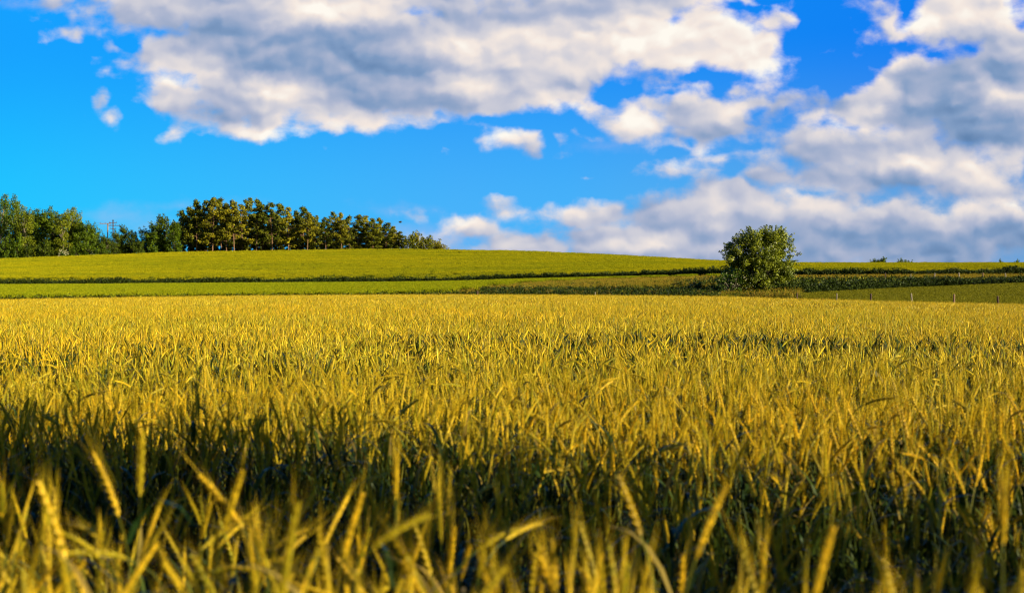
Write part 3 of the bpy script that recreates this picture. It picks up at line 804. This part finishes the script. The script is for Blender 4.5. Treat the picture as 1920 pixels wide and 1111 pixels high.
# rough grass verge, strips and banks
rv = [blade_tuft(R, 22, .30, .35, .75, .03, .35, .14, .5, 0, 1, .05) for _ in range(4)] + [blade_tuft(R, 20, .30, .4, .85, .025, .8, .16, .4, 1, 1, .05) for _ in range(3)] \
    + [leaf_tuft(R, 34, .35, .6, .13, 2) for _ in range(3)]
rm = [M['grassgreen'], M['grassbrown'], M['weed']]
sets = []
px, x, y, fr = scatter(5200, -250, 1460, lambda p: line(p, 1) + .2, lambda p: line(p, 1) + 3.0)      # browned strip right behind the wheat
br = rng.random(len(x)) < np.interp(px, [0, 700, 860, 1100, 1400], [.1, .2, .5, .3, .2])
sets.append((x[br], y[br], 4, 3, (.5, .9))); sets.append((x[~br], y[~br], 0, 4, (.5, .9)))
px, x, y, fr = scatter(30000, 820, 1500, 2, 5, lambda p, D_, f: 1.0 * (f < np.interp(p, [840, 1000, 1150, 1380], [0, .6, .84, .96])))
u = rng.random(len(x)) + .3 * low_noise(x, y, .35)
a_, b_ = u < .08, (u >= .08) & (u < .58)
sets += [(x[a_], y[a_], 4, 3, (.6, 1.0)), (x[b_], y[b_], 0, 4, (.6, 1.05)), (x[~a_ & ~b_], y[~a_ & ~b_], 7, 3, (.7, 1.1))]
px, x, y, fr = scatter(24000, 1380, 2170, 4, 5)                                                        # strip between bank and upper crop, right
u = rng.random(len(x)); a_ = u < .2
sets += [(x[a_], y[a_], 4, 3, (.55, .9)), (x[~a_], y[~a_], 0, 4, (.6, 1.0))]
px, x, y, fr = scatter(2600, 1440, 2170, lambda p: line(p, 1) + .1, lambda p: line(p, 1) + 2.2)         # brown grass along the posts
sets += [(x, y, 4, 3, (.45, .8))]
make_stuff('rough_grass', rv, rm, sets, 'rough green and straw-coloured grass on the banks beyond the golden field', 'grass')

# leafy bank to the right of the lone tree
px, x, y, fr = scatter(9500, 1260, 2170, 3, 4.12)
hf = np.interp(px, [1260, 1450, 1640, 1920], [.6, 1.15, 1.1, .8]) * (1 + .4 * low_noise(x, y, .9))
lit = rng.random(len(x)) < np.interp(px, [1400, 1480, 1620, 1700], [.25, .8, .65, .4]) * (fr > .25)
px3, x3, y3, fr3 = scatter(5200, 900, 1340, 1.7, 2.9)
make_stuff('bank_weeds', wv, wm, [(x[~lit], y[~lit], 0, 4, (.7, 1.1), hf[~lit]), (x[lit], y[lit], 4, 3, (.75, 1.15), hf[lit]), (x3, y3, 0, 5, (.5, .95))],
           'nettles and brambles covering the bank behind the mown meadow at right', 'weeds')

# short meadow grass, right
mv = [blade_tuft(R, 18, .35, .06, .16, .03, 0, .1, .7, 0, 0) for _ in range(4)]
px, x, y, fr = scatter(52000, 1400, 2170, lambda p: line(p, 1) + .3, 3.02, lambda p, D_, f: .35 + .65 * (np.sin(D_ * 2.2 + np.sin(p / 60)) > -.2))
make_stuff('meadow_grass', mv, [M['meadow']], [(x, y, 0, 4, (.8, 1.3))], 'short mown grass of the small meadow wedge at right', 'grass')


# ------------------------------------------------------------------ trees
def clump(q, R, c, rad, n, size, mat=0, flat=1.0, shell=.45, up=.25, rb=None):
    """leaf faces spread through an ellipsoid, turned roughly outwards"""
    for j in range(n):
        d = np.array([R.gauss(0, 1), R.gauss(0, 1), R.gauss(0, 1)]); d /= np.linalg.norm(d)
        k = shell + (1 - shell) * R.random() ** .6; p = c + d * np.array([rad, rad, rad * flat]) * k
        nrm = d + np.array([R.gauss(0, .6), R.gauss(0, .6), R.gauss(up, .6)]); nrm /= np.linalg.norm(nrm)
        a = np.cross(nrm, (R.gauss(0, 1), R.gauss(0, 1), R.gauss(0, 1))); a /= np.linalg.norm(a) + 1e-6; b = np.cross(nrm, a); L = size * R.uniform(.6, 1.35)
        q.add([p - a * L * .5, p + b * L * .33, p + a * L * .5, p - b * L * .33], [(0, 1, 2, 3)], mat, R.random() if rb is None else (rb + R.uniform(0, .35)) % 1)


def pine_mesh(R, h, w, bare, dense=1.0):
    """returns trunk MB and crown MB: bare lower trunk, tiered irregular pads of needles"""
    tr = MB(); cr_ = MB(); lx, ly = R.uniform(-.5, .5), R.uniform(-.4, .4); path = []
    for i in range(8):
        t_ = i / 7; path.append(np.array([lx * t_ ** 1.5 + .12 * math.sin(t_ * 5 + lx * 9), ly * t_, h * .95 * t_]))
    tr.tube(path, [.14 * (1 - .8 * i / 7) * h / 13 for i in range(8)], 7, 0, .5)
    nb = int(46 * dense)
    for i in range(nb):
        t_ = bare + (1 - bare) * ((i + R.random()) / nb); f = (t_ - bare) / (1 - bare)
        prof = (.55 + .45 * math.sin(math.pi * min(1, f * 1.05 + .18))) * (1 - .72 * max(0, f - .5) / .5)
        L = w * prof * R.uniform(.35, 1.05); a = R.uniform(0, 6.28); fi = t_ * 7; i0 = min(int(fi), 6); b = path[i0] + (path[i0 + 1] - path[i0]) * (fi - i0)
        up = R.uniform(.05, .55) if f > .3 else R.uniform(-.1, .35)
        e = b + np.array([math.cos(a) * L, math.sin(a) * L, L * up]); mid = b + (e - b) * .5 + np.array([0, 0, -.08 * L])
        tr.tube([b, mid, e], [.055, .04, .015], 4, 0, .5)
        rb = R.random()
        for k in range(2 if L > 1.0 else 1):
            c = b + (e - b) * (1.0 if k == 0 else .58) + np.array([R.gauss(0, .15), R.gauss(0, .15), .1])
            clump(cr_, R, c, R.uniform(.5, .85) * (1 - .3 * max(0, f - .6)), int(58 * dense), .36, 0, .75, .3, .4, rb * .6)
    clump(cr_, R, path[-1] + np.array([0, 0, .1]), .6, 60, .28, 0, 1.1, .2, .4)
    return tr, cr_


def broad_mesh(R, h, w, low=.12, leaf=.30, nc=38, dens=70, trunk_r=.16, tall=False):
    tr = MB(); cr_ = MB(); path = [np.array([.25 * math.sin(i * .9 + w) * i / 6, .2 * math.cos(i * 1.3) * i / 6, h * .8 * i / 6]) for i in range(7)]
    tr.tube(path, [trunk_r * (1 - .8 * i / 6) for i in range(7)], 7, 0, .5)
    for i in range(nc):
        f = (i + R.random()) / nc; z_ = h * (low + (1 - low) * f); prof = math.sin(math.pi * min(.97, f * .74 + .14)) ** (.6 if not tall else .8)
        rr = w * prof * R.uniform(.25, .82); a = R.uniform(0, 6.28); c = np.array([math.cos(a) * rr, math.sin(a) * rr, z_ - .3])
        k = min(6, int(z_ / (h * .8) * 6 * .75)); tr.tube([path[k], (path[k] + c) / 2 + np.array([0, 0, .1]), c], [.06, .04, .012], 4, 0, .5)
        clump(cr_, R, c, w * R.uniform(.30, .46), int(dens * 1.5), leaf * 1.15, 0, R.uniform(.7, 1.1), .3, .3, R.random() * .6)
        for s_ in range(2):    # loose sprigs that break the outline
            d = c - np.array([0, 0, h * .45]); d /= np.linalg.norm(d) + 1e-6
            clump(cr_, R, c + d * w * R.uniform(.3, .5) + np.array([R.gauss(0, .2), R.gauss(0, .2), R.gauss(0, .2)]), .28 * w / 2, 12, leaf, 0, 1.2, .1, .3)
    return tr, cr_


def tree(name, meshes, loc, rz, sc, crown_mat, bark_mat, label, cat, group=None):
    e = empty(name, loc, rz); e.scale = sc; tag(e, label, cat, group)
    tro = bpy.data.objects.new('trunk', meshes[0]); cro = bpy.data.objects.new('crown', meshes[1])
    for o, m_ in ((tro, bark_mat), (cro, crown_mat)):
        COL.objects.link(o); o.parent = e; o.material_slots[0].link = 'OBJECT'; o.material_slots[0].material = m_
    return e


def to_meshes(tc_):
    out = []
    for q, nm in zip(tc_, ('trunk', 'crown')):
        me = bpy.data.meshes.new(nm); me.from_pydata([tuple(v) for v in q.v], [], q.f); me.materials.append(M['bark'])
        at_ = me.attributes.new('rnd', 'FLOAT', 'POINT'); at_.data.foreach_set('value', np.array(q.r, np.float32)); out.append(me)
    return out


R = random.Random(11)
pines = [to_meshes(pine_mesh(R, 13, R.uniform(3.0, 3.9), b_)) for b_ in (.20, .28, .14, .30, .22, .12)]
pines_low = [to_meshes(pine_mesh(R, 13, 3.4, .06, 1.25)) for _ in range(3)]
birches = [to_meshes(broad_mesh(R, 12, 2.9, .12, .30, 46, 60, .14)) for _ in range(3)]
broads = [to_meshes(broad_mesh(R, 10, 3.0, .04, .34, 44, 56, .2)) for _ in range(4)]
bushes = [to_meshes(broad_mesh(R, 4, 2.2, .02, .28, 26, 46, .08)) for _ in range(3)]

ORD = ['first', 'second', 'third', 'fourth', 'fifth', 'sixth', 'seventh', 'eighth', 'ninth', 'tenth', 'eleventh', 'twelfth', 'thirteenth', 'fourteenth',
       'fifteenth', 'sixteenth', 'seventeenth', 'eighteenth', 'nineteenth', 'twentieth', 'twenty-first', 'twenty-second', 'twenty-third', 'twenty-fourth',
       'twenty-fifth', 'twenty-sixth', 'twenty-seventh', 'twenty-eighth', 'twenty-ninth', 'thirtieth']


def stand(px, top, dD, hgt0):
    """place and height scale for a tree whose top shows at row `top`, dD metres behind the crest"""
    Dc = float(line(np.array([px]), 7)[0]) + dD; x_ = gx(px, Dc); z_ = float(height(np.array([x_]), np.array([Dc]))[0])
    ztop = CAMZ - (top - HOR) / FPX * Dc
    return (x_, Dc, z_), (ztop - z_) / hgt0


pine_list = [  # column, top row, metres behind the crest, prototype, golden sunlit tint?
    (340, 391, 14, 1, 0), (354, 384, 22, 0, 0), (369, 371, 12, 3, 0), (386, 372, 26, 2, 0), (399, 366, 10, 0, 1), (414, 368, 24, 1, 0), (425, 378, 14, 4, 0),
    (439, 372, 9, 3, 1), (453, 380, 20, 2, 1), (464, 368, 26, 5, 0), (481, 370, 12, 1, 0), (493, 382, 24, 2, 0), (510, 377, 10, 4, 0), (524, 378, 22, 0, 0),
    (541, 385, 10, 2, 1), (557, 392, 24, 3, 0), (568, 384, 20, 0, 0), (577, 395, 8, 1, 1), (591, 402, 20, 5, 0), (611, 405, 12, 4, 0), (624, 394, 24, 2, 0),
    (640, 397, 12, 3, 1), (656, 402, 22, 1, 0)]
low_list = [(671, 400, 14, 0, 0), (686, 402, 24, 1, 1), (699, 407, 12, 2, 0), (711, 406, 22, 0, 1), (724, 415, 12, 1, 0), (737, 422, 20, 2, 1), (750, 432, 12, 0, 0)]
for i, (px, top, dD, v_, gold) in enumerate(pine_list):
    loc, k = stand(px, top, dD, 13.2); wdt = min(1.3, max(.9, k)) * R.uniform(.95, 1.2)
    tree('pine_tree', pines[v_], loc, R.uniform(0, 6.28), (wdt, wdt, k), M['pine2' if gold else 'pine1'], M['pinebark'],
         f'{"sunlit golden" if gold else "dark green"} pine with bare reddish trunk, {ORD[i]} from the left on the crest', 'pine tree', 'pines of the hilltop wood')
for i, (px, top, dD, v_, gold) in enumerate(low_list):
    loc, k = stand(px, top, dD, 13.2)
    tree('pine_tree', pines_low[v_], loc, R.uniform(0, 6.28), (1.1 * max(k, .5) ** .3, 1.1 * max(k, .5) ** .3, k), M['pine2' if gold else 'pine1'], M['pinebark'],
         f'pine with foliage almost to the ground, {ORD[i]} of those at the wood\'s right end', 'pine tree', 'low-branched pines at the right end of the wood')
# darker row further in, seen between the trunks
for i, px in enumerate(range(343, 740, 9)):
    loc, k = stand(px, 408 + R.uniform(-6, 12) + max(0, (px - 560) * .17), 32 + (i % 2) * 14 + R.uniform(-3, 3), 13.2)
    tree('pine_tree', pines_low[i % 3], loc, R.uniform(0, 6.28), (.8, .8, k), M['pine1'], M['pinebark'],
         'shaded dark pine deep in the wood, seen only between the front trunks', 'pine tree', 'shaded pines inside the hilltop wood')
# bushes running down from the right end of the wood
for (px, top, dD, text) in [(766, 440, 10, 'green bush next to the last pine at the wood\'s right end'), (783, 438, 16, 'tallest of the rounded bushes right of the wood'),
                            (800, 443, 12, 'green bush right of the tallest rounded bush beyond the wood'), (815, 451, 14, 'low bush second from the right beyond the wood'),
                            (829, 458, 12, 'smallest bush, the last one trailing off right of the wood')]:
    loc, k = stand(px, top, dD, 4.1)
    tree('bush', bushes[px % 3], loc, R.uniform(0, 6.28), (1.15, 1.15, k), M['pine2' if px % 2 else 'pine1'], M['bark'], text, 'bush', 'bushes right of the hilltop wood')
# left wood
left_list = [
    ('birch_tree', 0, 2, 370, 14, 'broad1', 'tall tree cut by the left edge of the picture'),
    ('birch_tree', 1, 28, 374, 20, 'broad1', 'dark-topped tree, the tallest peak of the left wood'),
    ('birch_tree', 2, 45, 392, 8, 'broad2', 'pale yellow-green birch with a white trunk near the left edge'),
    ('birch_tree', 0, 62, 396, 18, 'broad1', 'green tree right of the pale birch in the left wood'),
    ('broad_tree', 0, 78, 400, 14, 'broad1', 'rounded green tree in the middle of the left wood'),
    ('birch_tree', 1, 98, 394, 16, 'broad1', 'feathery tree with an even top, left wood above the flowering elder'),
    ('birch_tree', 2, 118, 398, 8, 'broad2', 'leaning birch with pale trunk above the cream-flowered elder'),
    ('birch_tree', 0, 133, 393, 14, 'broad2', 'loose airy tree at the right shoulder of the left wood'),
    ('broad_tree', 1, 146, 418, 14, 'broad1', 'lower green tree stepping down right of the airy tree'),
    ('broad_tree', 2, 160, 418, 10, 'broad1', 'pointed green tree left of the power poles'),
    ('broad_tree', 3, 178, 424, 14, 'broad1', 'round bushy tree just left of the power poles'),
    ('broad_tree', 0, 200, 444, 8, 'broad3', 'dark bushy tree in front of the timber power pole'),
    ('broad_tree', 1, 218, 436, 12, 'broad3', 'dark tree just right of the power poles'),
    ('broad_tree', 2, 234, 426, 14, 'broad3', 'bluish dark tree with two thin spires right of the poles'),
    ('broad_tree', 3, 247, 437, 12, 'broad3', 'small dark tree at the dip between the two woods'),
    ('broad_tree', 1, 272, 430, 12, 'broad3', 'dark green tree right of the dip between the two woods'),
    ('broad_tree', 2, 292, 420, 10, 'broad1', 'green broadleaf tree second left of the first pine'),
    ('broad_tree', 0, 310, 406, 12, 'broad3', 'taller broadleaf tree with ragged top left of the pines'),
    ('broad_tree', 3, 326, 420, 8, 'broad1', 'bright green round tree touching the first pine'),
]
for (nm, v_, px, top, dD, mt, text) in left_list:
    h0 = 12.2 if nm == 'birch_tree' else 10.2
    loc, k = stand(px, top, dD, h0); src = birches if nm == 'birch_tree' else broads; wdt = max(.8, min(1.2, k))
    tree(nm, src[v_], loc, R.uniform(0, 6.28), (wdt, wdt, k), M[mt], M['birchbark' if nm == 'birch_tree' else 'bark'], text, 'tree', 'trees of the left wood')
for j, (px, top, mt, text) in enumerate([(8, 446, 'broad1', 'low shrub at the left picture edge under the wood'), (32, 444, 'broad1', 'wide green shrub at the wood edge near the left picture edge'),
                               (52, 462, 'broad3', 'small dark shrub under the pale birch'), (84, 452, 'broad3', 'dark green shrub left of the cream-flowered elder'),
                               (142, 458, 'broad1', 'green shrub right of the cream-flowered elder'), (168, 455, 'broad1', 'light green shrub below the trees left of the poles'),
                               (190, 458, 'broad1', 'speckled green shrub below the power poles'), (262, 452, 'broad3', 'dark shrub filling the dip between the woods')]):
    loc, k = stand(px, top, 4, 4.1)
    tree('shrub', bushes[j % 3], loc, R.uniform(0, 6.28), (.95, .95, k), M[mt], M['bark'], text, 'shrub', 'shrubs along the foot of the left wood')
# shaded trees deeper inside the left wood so no light leaks through
for i, px in enumerate(range(-10, 335, 21)):
    loc, k = stand(px, np.interp(px, [0, 130, 160, 250, 300, 340], [400, 412, 436, 456, 436, 420]) + R.uniform(-3, 6), 34 + R.uniform(0, 8), 10.2)
    tree('broad_tree', broads[i % 4], loc, R.uniform(0, 6.28), (.9, .9, k), M['broad3'], M['bark'], 'shaded tree deep inside the left wood behind the front row', 'tree', 'shaded trees inside the left wood')

# cream-flowered elders at the wood edge
def elder(px, top, text, nfl, size):
    loc, k = stand(px, top, 1.5, 3.0)
    R2 = random.Random(px); lv = MB(); fl = MB(); st = MB()
    for i in range(16):
        a = R2.uniform(0, 6.28); rr = R2.uniform(.2, 1.3); c = np.array([math.cos(a) * rr, math.sin(a) * rr, R2.uniform(.5, 2.6) * (1 - .25 * rr)])
        clump(lv, R2, c, .6, 40, .26, 0, .9); st.tube([(0, 0, 0), c * .5, c], [.05, .03, .01], 4, 0, .5)
    for i in range(nfl):
        a = R2.uniform(-2.6, .2); rr = R2.uniform(.7, 1.7); c = np.array([math.cos(a) * rr, math.sin(a) * rr, R2.uniform(.7, 2.5)])
        clump(fl, R2, c, .18 * size, 14, .14 * size, 0, .5)
    e = empty('elder_shrub', loc); e.scale = (1, 1, k); tag(e, text, 'shrub')
    lv.obj('leaves', [M['elderleaf']], e); fl.obj('flowers', [M['flower']], e); st.obj('trunk', [M['bark']], e)


elder(118, 464, 'elder covered in cream flowers at the edge of the left wood', 34, 1.3)
elder(176, 470, 'small elder with a few pale flowers below the power poles', 9, 1.0)

# skyline bushes at right
for (px, top, w_, text) in [(1650, 484.5, 1.25, 'rounded bush poking over the skyline right of the lone tree'), (1640, 487, .8, 'low bush joined to the left of the rounded skyline bush'),
                            (1691, 486, .75, 'small ragged bush on the skyline right of the rounded one'), (1706, 489, .5, 'tiny low bush last in the skyline pair'),
                            (1878, 487, .35, 'thin sapling on the skyline near the right picture edge'), (1908, 488.5, .7, 'low bush on the skyline at the right picture edge')]:
    loc, k = stand(px, top, 30, 4.1)
    tree('bush', bushes[int(px) % 3], loc, R.uniform(0, 6.28), (w_ * .8, w_ * .8, k), M['broad1'], M['bark'], text, 'bush', 'bushes on the right skyline')

# ------------------------------------------------------------------ the lone tree
R = random.Random(5)
TD0 = 127.0; tx = gx(1426, TD0); tz = float(height(np.array([tx]), np.array([TD0]))[0])
root = empty('broadleaf_tree', (tx, TD0, tz)); tag(root, 'lone round-headed green tree standing at the edge of the golden field', 'tree')
S = TD0 / FPX      # metres per photo pixel at the tree
base_row = HOR + (CAMZ - tz) / S
lobes = [(1424, 470, 46, 40), (1450, 468, 36, 36), (1395, 468, 34, 34), (1468, 490, 24, 34), (1440, 500, 46, 40), (1400, 505, 38, 36), (1374, 468, 16, 14), (1366, 482, 12, 10),
         (1425, 448, 40, 20), (1452, 452, 28, 20), (1425, 520, 52, 26), (1462, 520, 26, 24), (1380, 520, 26, 24), (1402, 450, 18, 14)]
lv = MB(); tk = MB()
tk.tube([(0, 0, 0), (.05, 0, .8), (-.1, .05, 1.8), (0, 0, 3.2)], [.26, .22, .17, .08], 8, 0, .5)
for k in range(26):
    a = R.uniform(0, 6.28); e = np.array([math.cos(a) * R.uniform(.8, 2.1), math.sin(a) * R.uniform(.6, 2.0), R.uniform(2.0, 4.6)])
    tk.tube([(0, 0, R.uniform(.3, 1.6)), e * np.array([.45, .45, .6]), e], [.10, .06, .015], 5, 0, .5)
tot = sum(a * b for _, _, a, b in lobes)
for (px, row, rx, ry) in lobes:
    c0 = np.array([(px - 1426) * S, 0, (base_row - row) * S]); ncl = int(150 * rx * ry / tot * 3.0) + 5
    for j in range(ncl):
        d = np.array([R.gauss(0, 1), R.gauss(0, 1), R.gauss(0, 1)]); d /= np.linalg.norm(d); k = R.uniform(.55, 1.0)
        dep = max(rx, 26) * 1.0
        c = c0 + d * np.array([rx * S, dep * S, ry * S]) * k
        if c[2] < .15: c[2] = R.uniform(.15, .7)
        clump(lv, R, c, R.uniform(.30, .50), 105, .14, 0, 1.0, .1, .3, R.random() * .65)
    for j in range(int(8 * rx / 30)):   # leafy shoots standing out of the outline
        a = R.uniform(-.3, 3.4); d = np.array([math.cos(a), R.gauss(0, .4), math.sin(a)]); c = c0 + d * np.array([rx * S, 1.2, ry * S]) * 1.0
        for s_ in range(4): clump(lv, R, c + d * .13 * s_, .10, 6, .15, 0, 1.0, .1, .3)
lv.obj('crown', [M['mainleaf']], root); tk.obj('trunk', [M['bark']], root)

# elder growing into its left side
ex = gx(1374, TD0 - 1.6); ez = float(height(np.array([ex]), np.array([TD0 - 1.6]))[0])
er_ = empty('elder_shrub', (ex, TD0 - 1.6, ez)); tag(er_, 'dark elder with small white flowers under the left side of the lone tree', 'shrub')
lv = MB(); fl = MB(); st = MB()
for i in range(44):
    a = R.uniform(0, 6.28); rr = R.uniform(.1, 1.35); c = np.array([math.cos(a) * rr - .2, math.sin(a) * rr * .8, R.uniform(.25, 2.6) * (1 - .18 * rr)])
    clump(lv, R, c, R.uniform(.26, .42), 34, .17, 0, .9, .1); st.tube([(0, 0, 0), c * np.array([.5, .5, .6]), c], [.05, .03, .01], 4, 0, .5)
for i in range(34):
    a = R.uniform(-3.0, 0.0); rr = R.uniform(1.0, 1.7); c = np.array([math.cos(a) * rr + .1, math.sin(a) * rr, R.uniform(.2, 2.1)])
    clump(fl, R, c, .06, 5, .09, 0, .5)
lv.obj('leaves', [M['elderleaf']], er_); fl.obj('flowers', [M['flower']], er_); st.obj('trunk', [M['bark']], er_)


def shrub_at(px, row_top, Dd, w, mat, text, n=26, seed=1):
    x_ = gx(px, Dd); z_ = float(height(np.array([x_]), np.array([Dd]))[0]); h_ = CAMZ - (row_top - HOR) / FPX * Dd - z_
    R2 = random.Random(seed); lv = MB(); st = MB()
    for i in range(n):
        a = R2.uniform(0, 6.28); rr = w * math.sqrt(R2.random()); c = np.array([math.cos(a) * rr, math.sin(a) * rr, max(.12, h_ * R2.uniform(.15, .9) * (1 - .35 * rr / w))])
        clump(lv, R2, c, R2.uniform(.16, .30), 30, .15, 0, 1.0, .1, .3, R2.random() * .6); st.tube([(0, 0, 0), c * .5, c], [.03, .02, .008], 4, 0, .5)
    e = empty('shrub', (x_, Dd, z_)); tag(e, text, 'shrub'); lv.obj('leaves', [M[mat]], e); st.obj('trunk', [M['bark']], e)


shrub_at(1303, 519, 131, .75, 'elderleaf', 'small dark shrub on the bank left of the lone tree', 22, 3)
shrub_at(1449, 529, 124.5, .7, 'mainleaf', 'bright green low shrub in front of the foot of the lone tree', 18, 4)
shrub_at(1478, 518, 126, 1.0, 'mainleaf', 'leafy shrub leaning on the right side of the lone tree', 26, 5)


# narrow tree added out of view, its crown shaped to shade the nearest corn
R = random.Random(21)
tree('shade_tree', to_meshes(broad_mesh(R, 9.5, .86, .28, .21, 74, 120, .10)), (13.25, -2.95, 0), 0.4, (1, 1, 1), M['broad1'], M['bark'],
     'narrow upright tree added out of view at right to shade the near stalks', 'tree')

# ------------------------------------------------------------------ posts
def post(px, row_top, D_, w, mat, text, group, lean=0.0, dz=0):
    x_ = gx(px, D_); z_ = float(height(np.array([x_]), np.array([D_]))[0]); h_ = CAMZ - (row_top - HOR) / FPX * D_ - z_
    q = MB(); w *= .85; q.tube([(0, 0, -.3), (0, 0, h_ * .5), (lean * .5, 0, h_ - .04), (lean * .52, 0, h_)], [w, w * .97, w * .95, w * .6], 8, 0, .5, cap=True)
    o = q.obj('fence_post', [M[mat]]); o.location = (x_, D_, z_); tag(o, text, 'fence post', group)
    return o


G1 = 'posts along the far edge of the golden field'
for (px, top, mt, w, ln, text) in [
    (895, 545, 'darkwood', .11, 0, 'dark stump post in brown grass at the middle of the field edge'),
    (1116, 547, 'palewood', .05, 0, 'white post standing alone left of the lone tree'),
    (1494, 549, 'darkwood', .085, .05, 'dark post just right of the foot of the lone tree'),
    (1569, 549.5, 'palewood', .055, 0, 'white post second to the right of the lone tree'),
    (1633, 550, 'darkwood', .09, 0, 'dark post between the white post and the pale leaning one'),
    (1710, 549.5, 'palewood', .07, -.1, 'pale post in the middle of the meadow edge at right'),
    (1789, 551, 'brownwood', .09, 0, 'brown post second from the right along the meadow edge'),
    (1872, 554.5, 'darkwood', .10, -.12, 'dark leaning post nearest the right picture edge'),
]:
    D_ = float(line(np.array([float(px)]), 1)[0]) + (1.0 if px > 1400 else 1.5)
    post(px, top, D_, w, mt, text, G1, ln)
G2 = 'posts on the upper bank at right'
for (px, top, mt, w, ln, text) in [
    (1660, 511, 'darkwood', .085, 0, 'dark post leftmost of the row on the upper bank'),
    (1708, 513, 'palewood', .05, 0, 'short pale post second from the left on the upper bank'),
    (1752, 511.5, 'palewood', .08, .1, 'white stubby post third from the left on the upper bank'),
    (1799, 510.5, 'palewood', .085, -.15, 'tall white leaning post in the middle of the upper bank'),
    (1843, 511, 'brownwood', .085, 0, 'reddish brown post on the upper bank near the right'),
    (1886, 511.5, 'palewood', .085, -.12, 'white leaning post rightmost on the upper bank'),
]:
    D_ = float(line(np.array([float(px)]), 4)[0]) + 1.5
    post(px, top, D_, w, mt, text, G2, ln)

# ------------------------------------------------------------------ power poles between the woods
def power_pole(px, top_row, dD, arms, mat, text, finial, rz, rad):
    loc, _ = stand(px, top_row, dD, 1.0); H_ = CAMZ - (top_row - HOR) / FPX * loc[1] - loc[2]
    e = empty('power_pole', loc, rz); tag(e, text, 'power pole', None)
    q = MB(); q.tube([(0, 0, -.5), (0, 0, H_ * .5), (0, 0, H_)], [rad * 1.2, rad * 1.05, rad], 10, 0, .5, cap=True); q.obj('pole', [M[mat]], e)
    for (dz_, x0, x1, th, ins) in arms:
        q = MB(); zc = H_ - dz_; vs = [(x, y, z) for x in (x0, x1) for y in (-th - rad, -rad * .9) for z in (zc - th, zc + th)]
        q.add([np.array(v) for v in vs], [(0, 1, 3, 2), (4, 6, 7, 5), (0, 4, 5, 1), (2, 3, 7, 6), (0, 2, 6, 4), (1, 5, 7, 3)], 0, .5); arm = q.obj('crossarm', [M[mat]], e)
        for ix in ins:
            q = MB(); q.tube([(ix, -rad, zc + th), (ix, -rad, zc + th + .10), (ix, -rad, zc + th + .16), (ix, -rad, zc + th + .26)], [.03, .09, .05, .07], 8, 0, .5, cap=True); q.obj('insulator', [M['ceramic']], arm)
    if finial:
        q = MB(); q.tube([(0, 0, H_ - .02), (0, 0, H_ + .15), (0, 0, H_ + .35), (0, 0, H_ + .6)], [.08, .26, .18, .03], 10, 0, .5, cap=True); q.obj('cap', [M['iron']], e)
    return loc, H_


la, ha = power_pole(202, 418.5, 17, [(.1, -2.3, .9, .11, (-2.1, -.7, .8))], 'wood', 'pale timber pole with one long crossarm, left of the pair', False, .05, .17)
lb, hb = power_pole(212, 415, 24, [(.45, -1.1, 1.1, .09, (-1, 1)), (1.25, -1.5, 1.9, .09, (-1.4, -.6, .7, 1.8)), (2.2, -.75, .9, .08, (-.7, .8))], 'darkwood',
                    'dark pole with three short crossarms and a capped top, right of the pair', True, .25, .15)
for i, (dx, dz_) in enumerate([(-2.1, .15), (.8, .15)]):
    a = np.array([la[0] + dx, la[1], la[2] + ha + dz_]); b = np.array([la[0] + dx - 70, la[1] + 30, la[2] + ha - 2.5])
    P3 = [a + (b - a) * (k / 16) - np.array([0, 0, 1.6 * 4 * (k / 16) * (1 - k / 16)]) for k in range(17)]
    q = MB(); q.tube(P3, [.016] * 17, 4, 0, .5); o = q.obj('overhead_cable', [M['iron']])
    tag(o, ('outer' if i == 0 else 'inner') + ' thin cable running left from the timber power pole', 'cable', 'cables of the power line')

# ------------------------------------------------------------------ bird
bD = 170.0; bx = gx(750.5, bD); bz = CAMZ - (416.5 - HOR) / FPX * bD
q = MB(); q.tube([(-.20, 0, 0), (-.15, 0, .01), (-.05, 0, .0), (.07, 0, .0), (.16, 0, .02), (.20, 0, .03), (.25, 0, .02)], [.02, .05, .085, .08, .05, .04, .005], 8, 0, .5)
for s_ in (-1, 1):
    q.add([np.array(v) for v in [(.08, s_ * .05, .03), (-.08, s_ * .05, .03), (-.06, s_ * .26, .13), (.09, s_ * .24, .14), (-.12, s_ * .48, .10), (.0, s_ * .52, .10),
                                 (.08, s_ * .05, .015), (-.08, s_ * .05, .015), (-.06, s_ * .26, .115), (.09, s_ * .24, .125)]],
          [(0, 1, 2, 3), (3, 2, 4, 5), (6, 9, 8, 7), (9, 5, 4, 8)], 0, .5)
q.add([np.array(v) for v in [(-.18, -.03, 0), (-.18, .03, 0), (-.34, .07, .0), (-.34, -.07, .0)]], [(0, 1, 2, 3)], 0, .5)
o = q.obj('bird', [M['feather']]); o.location = (bx, bD, bz); o.rotation_euler = (0, 0, .35); tag(o, 'small dark bird flying above the right end of the pine wood', 'bird')
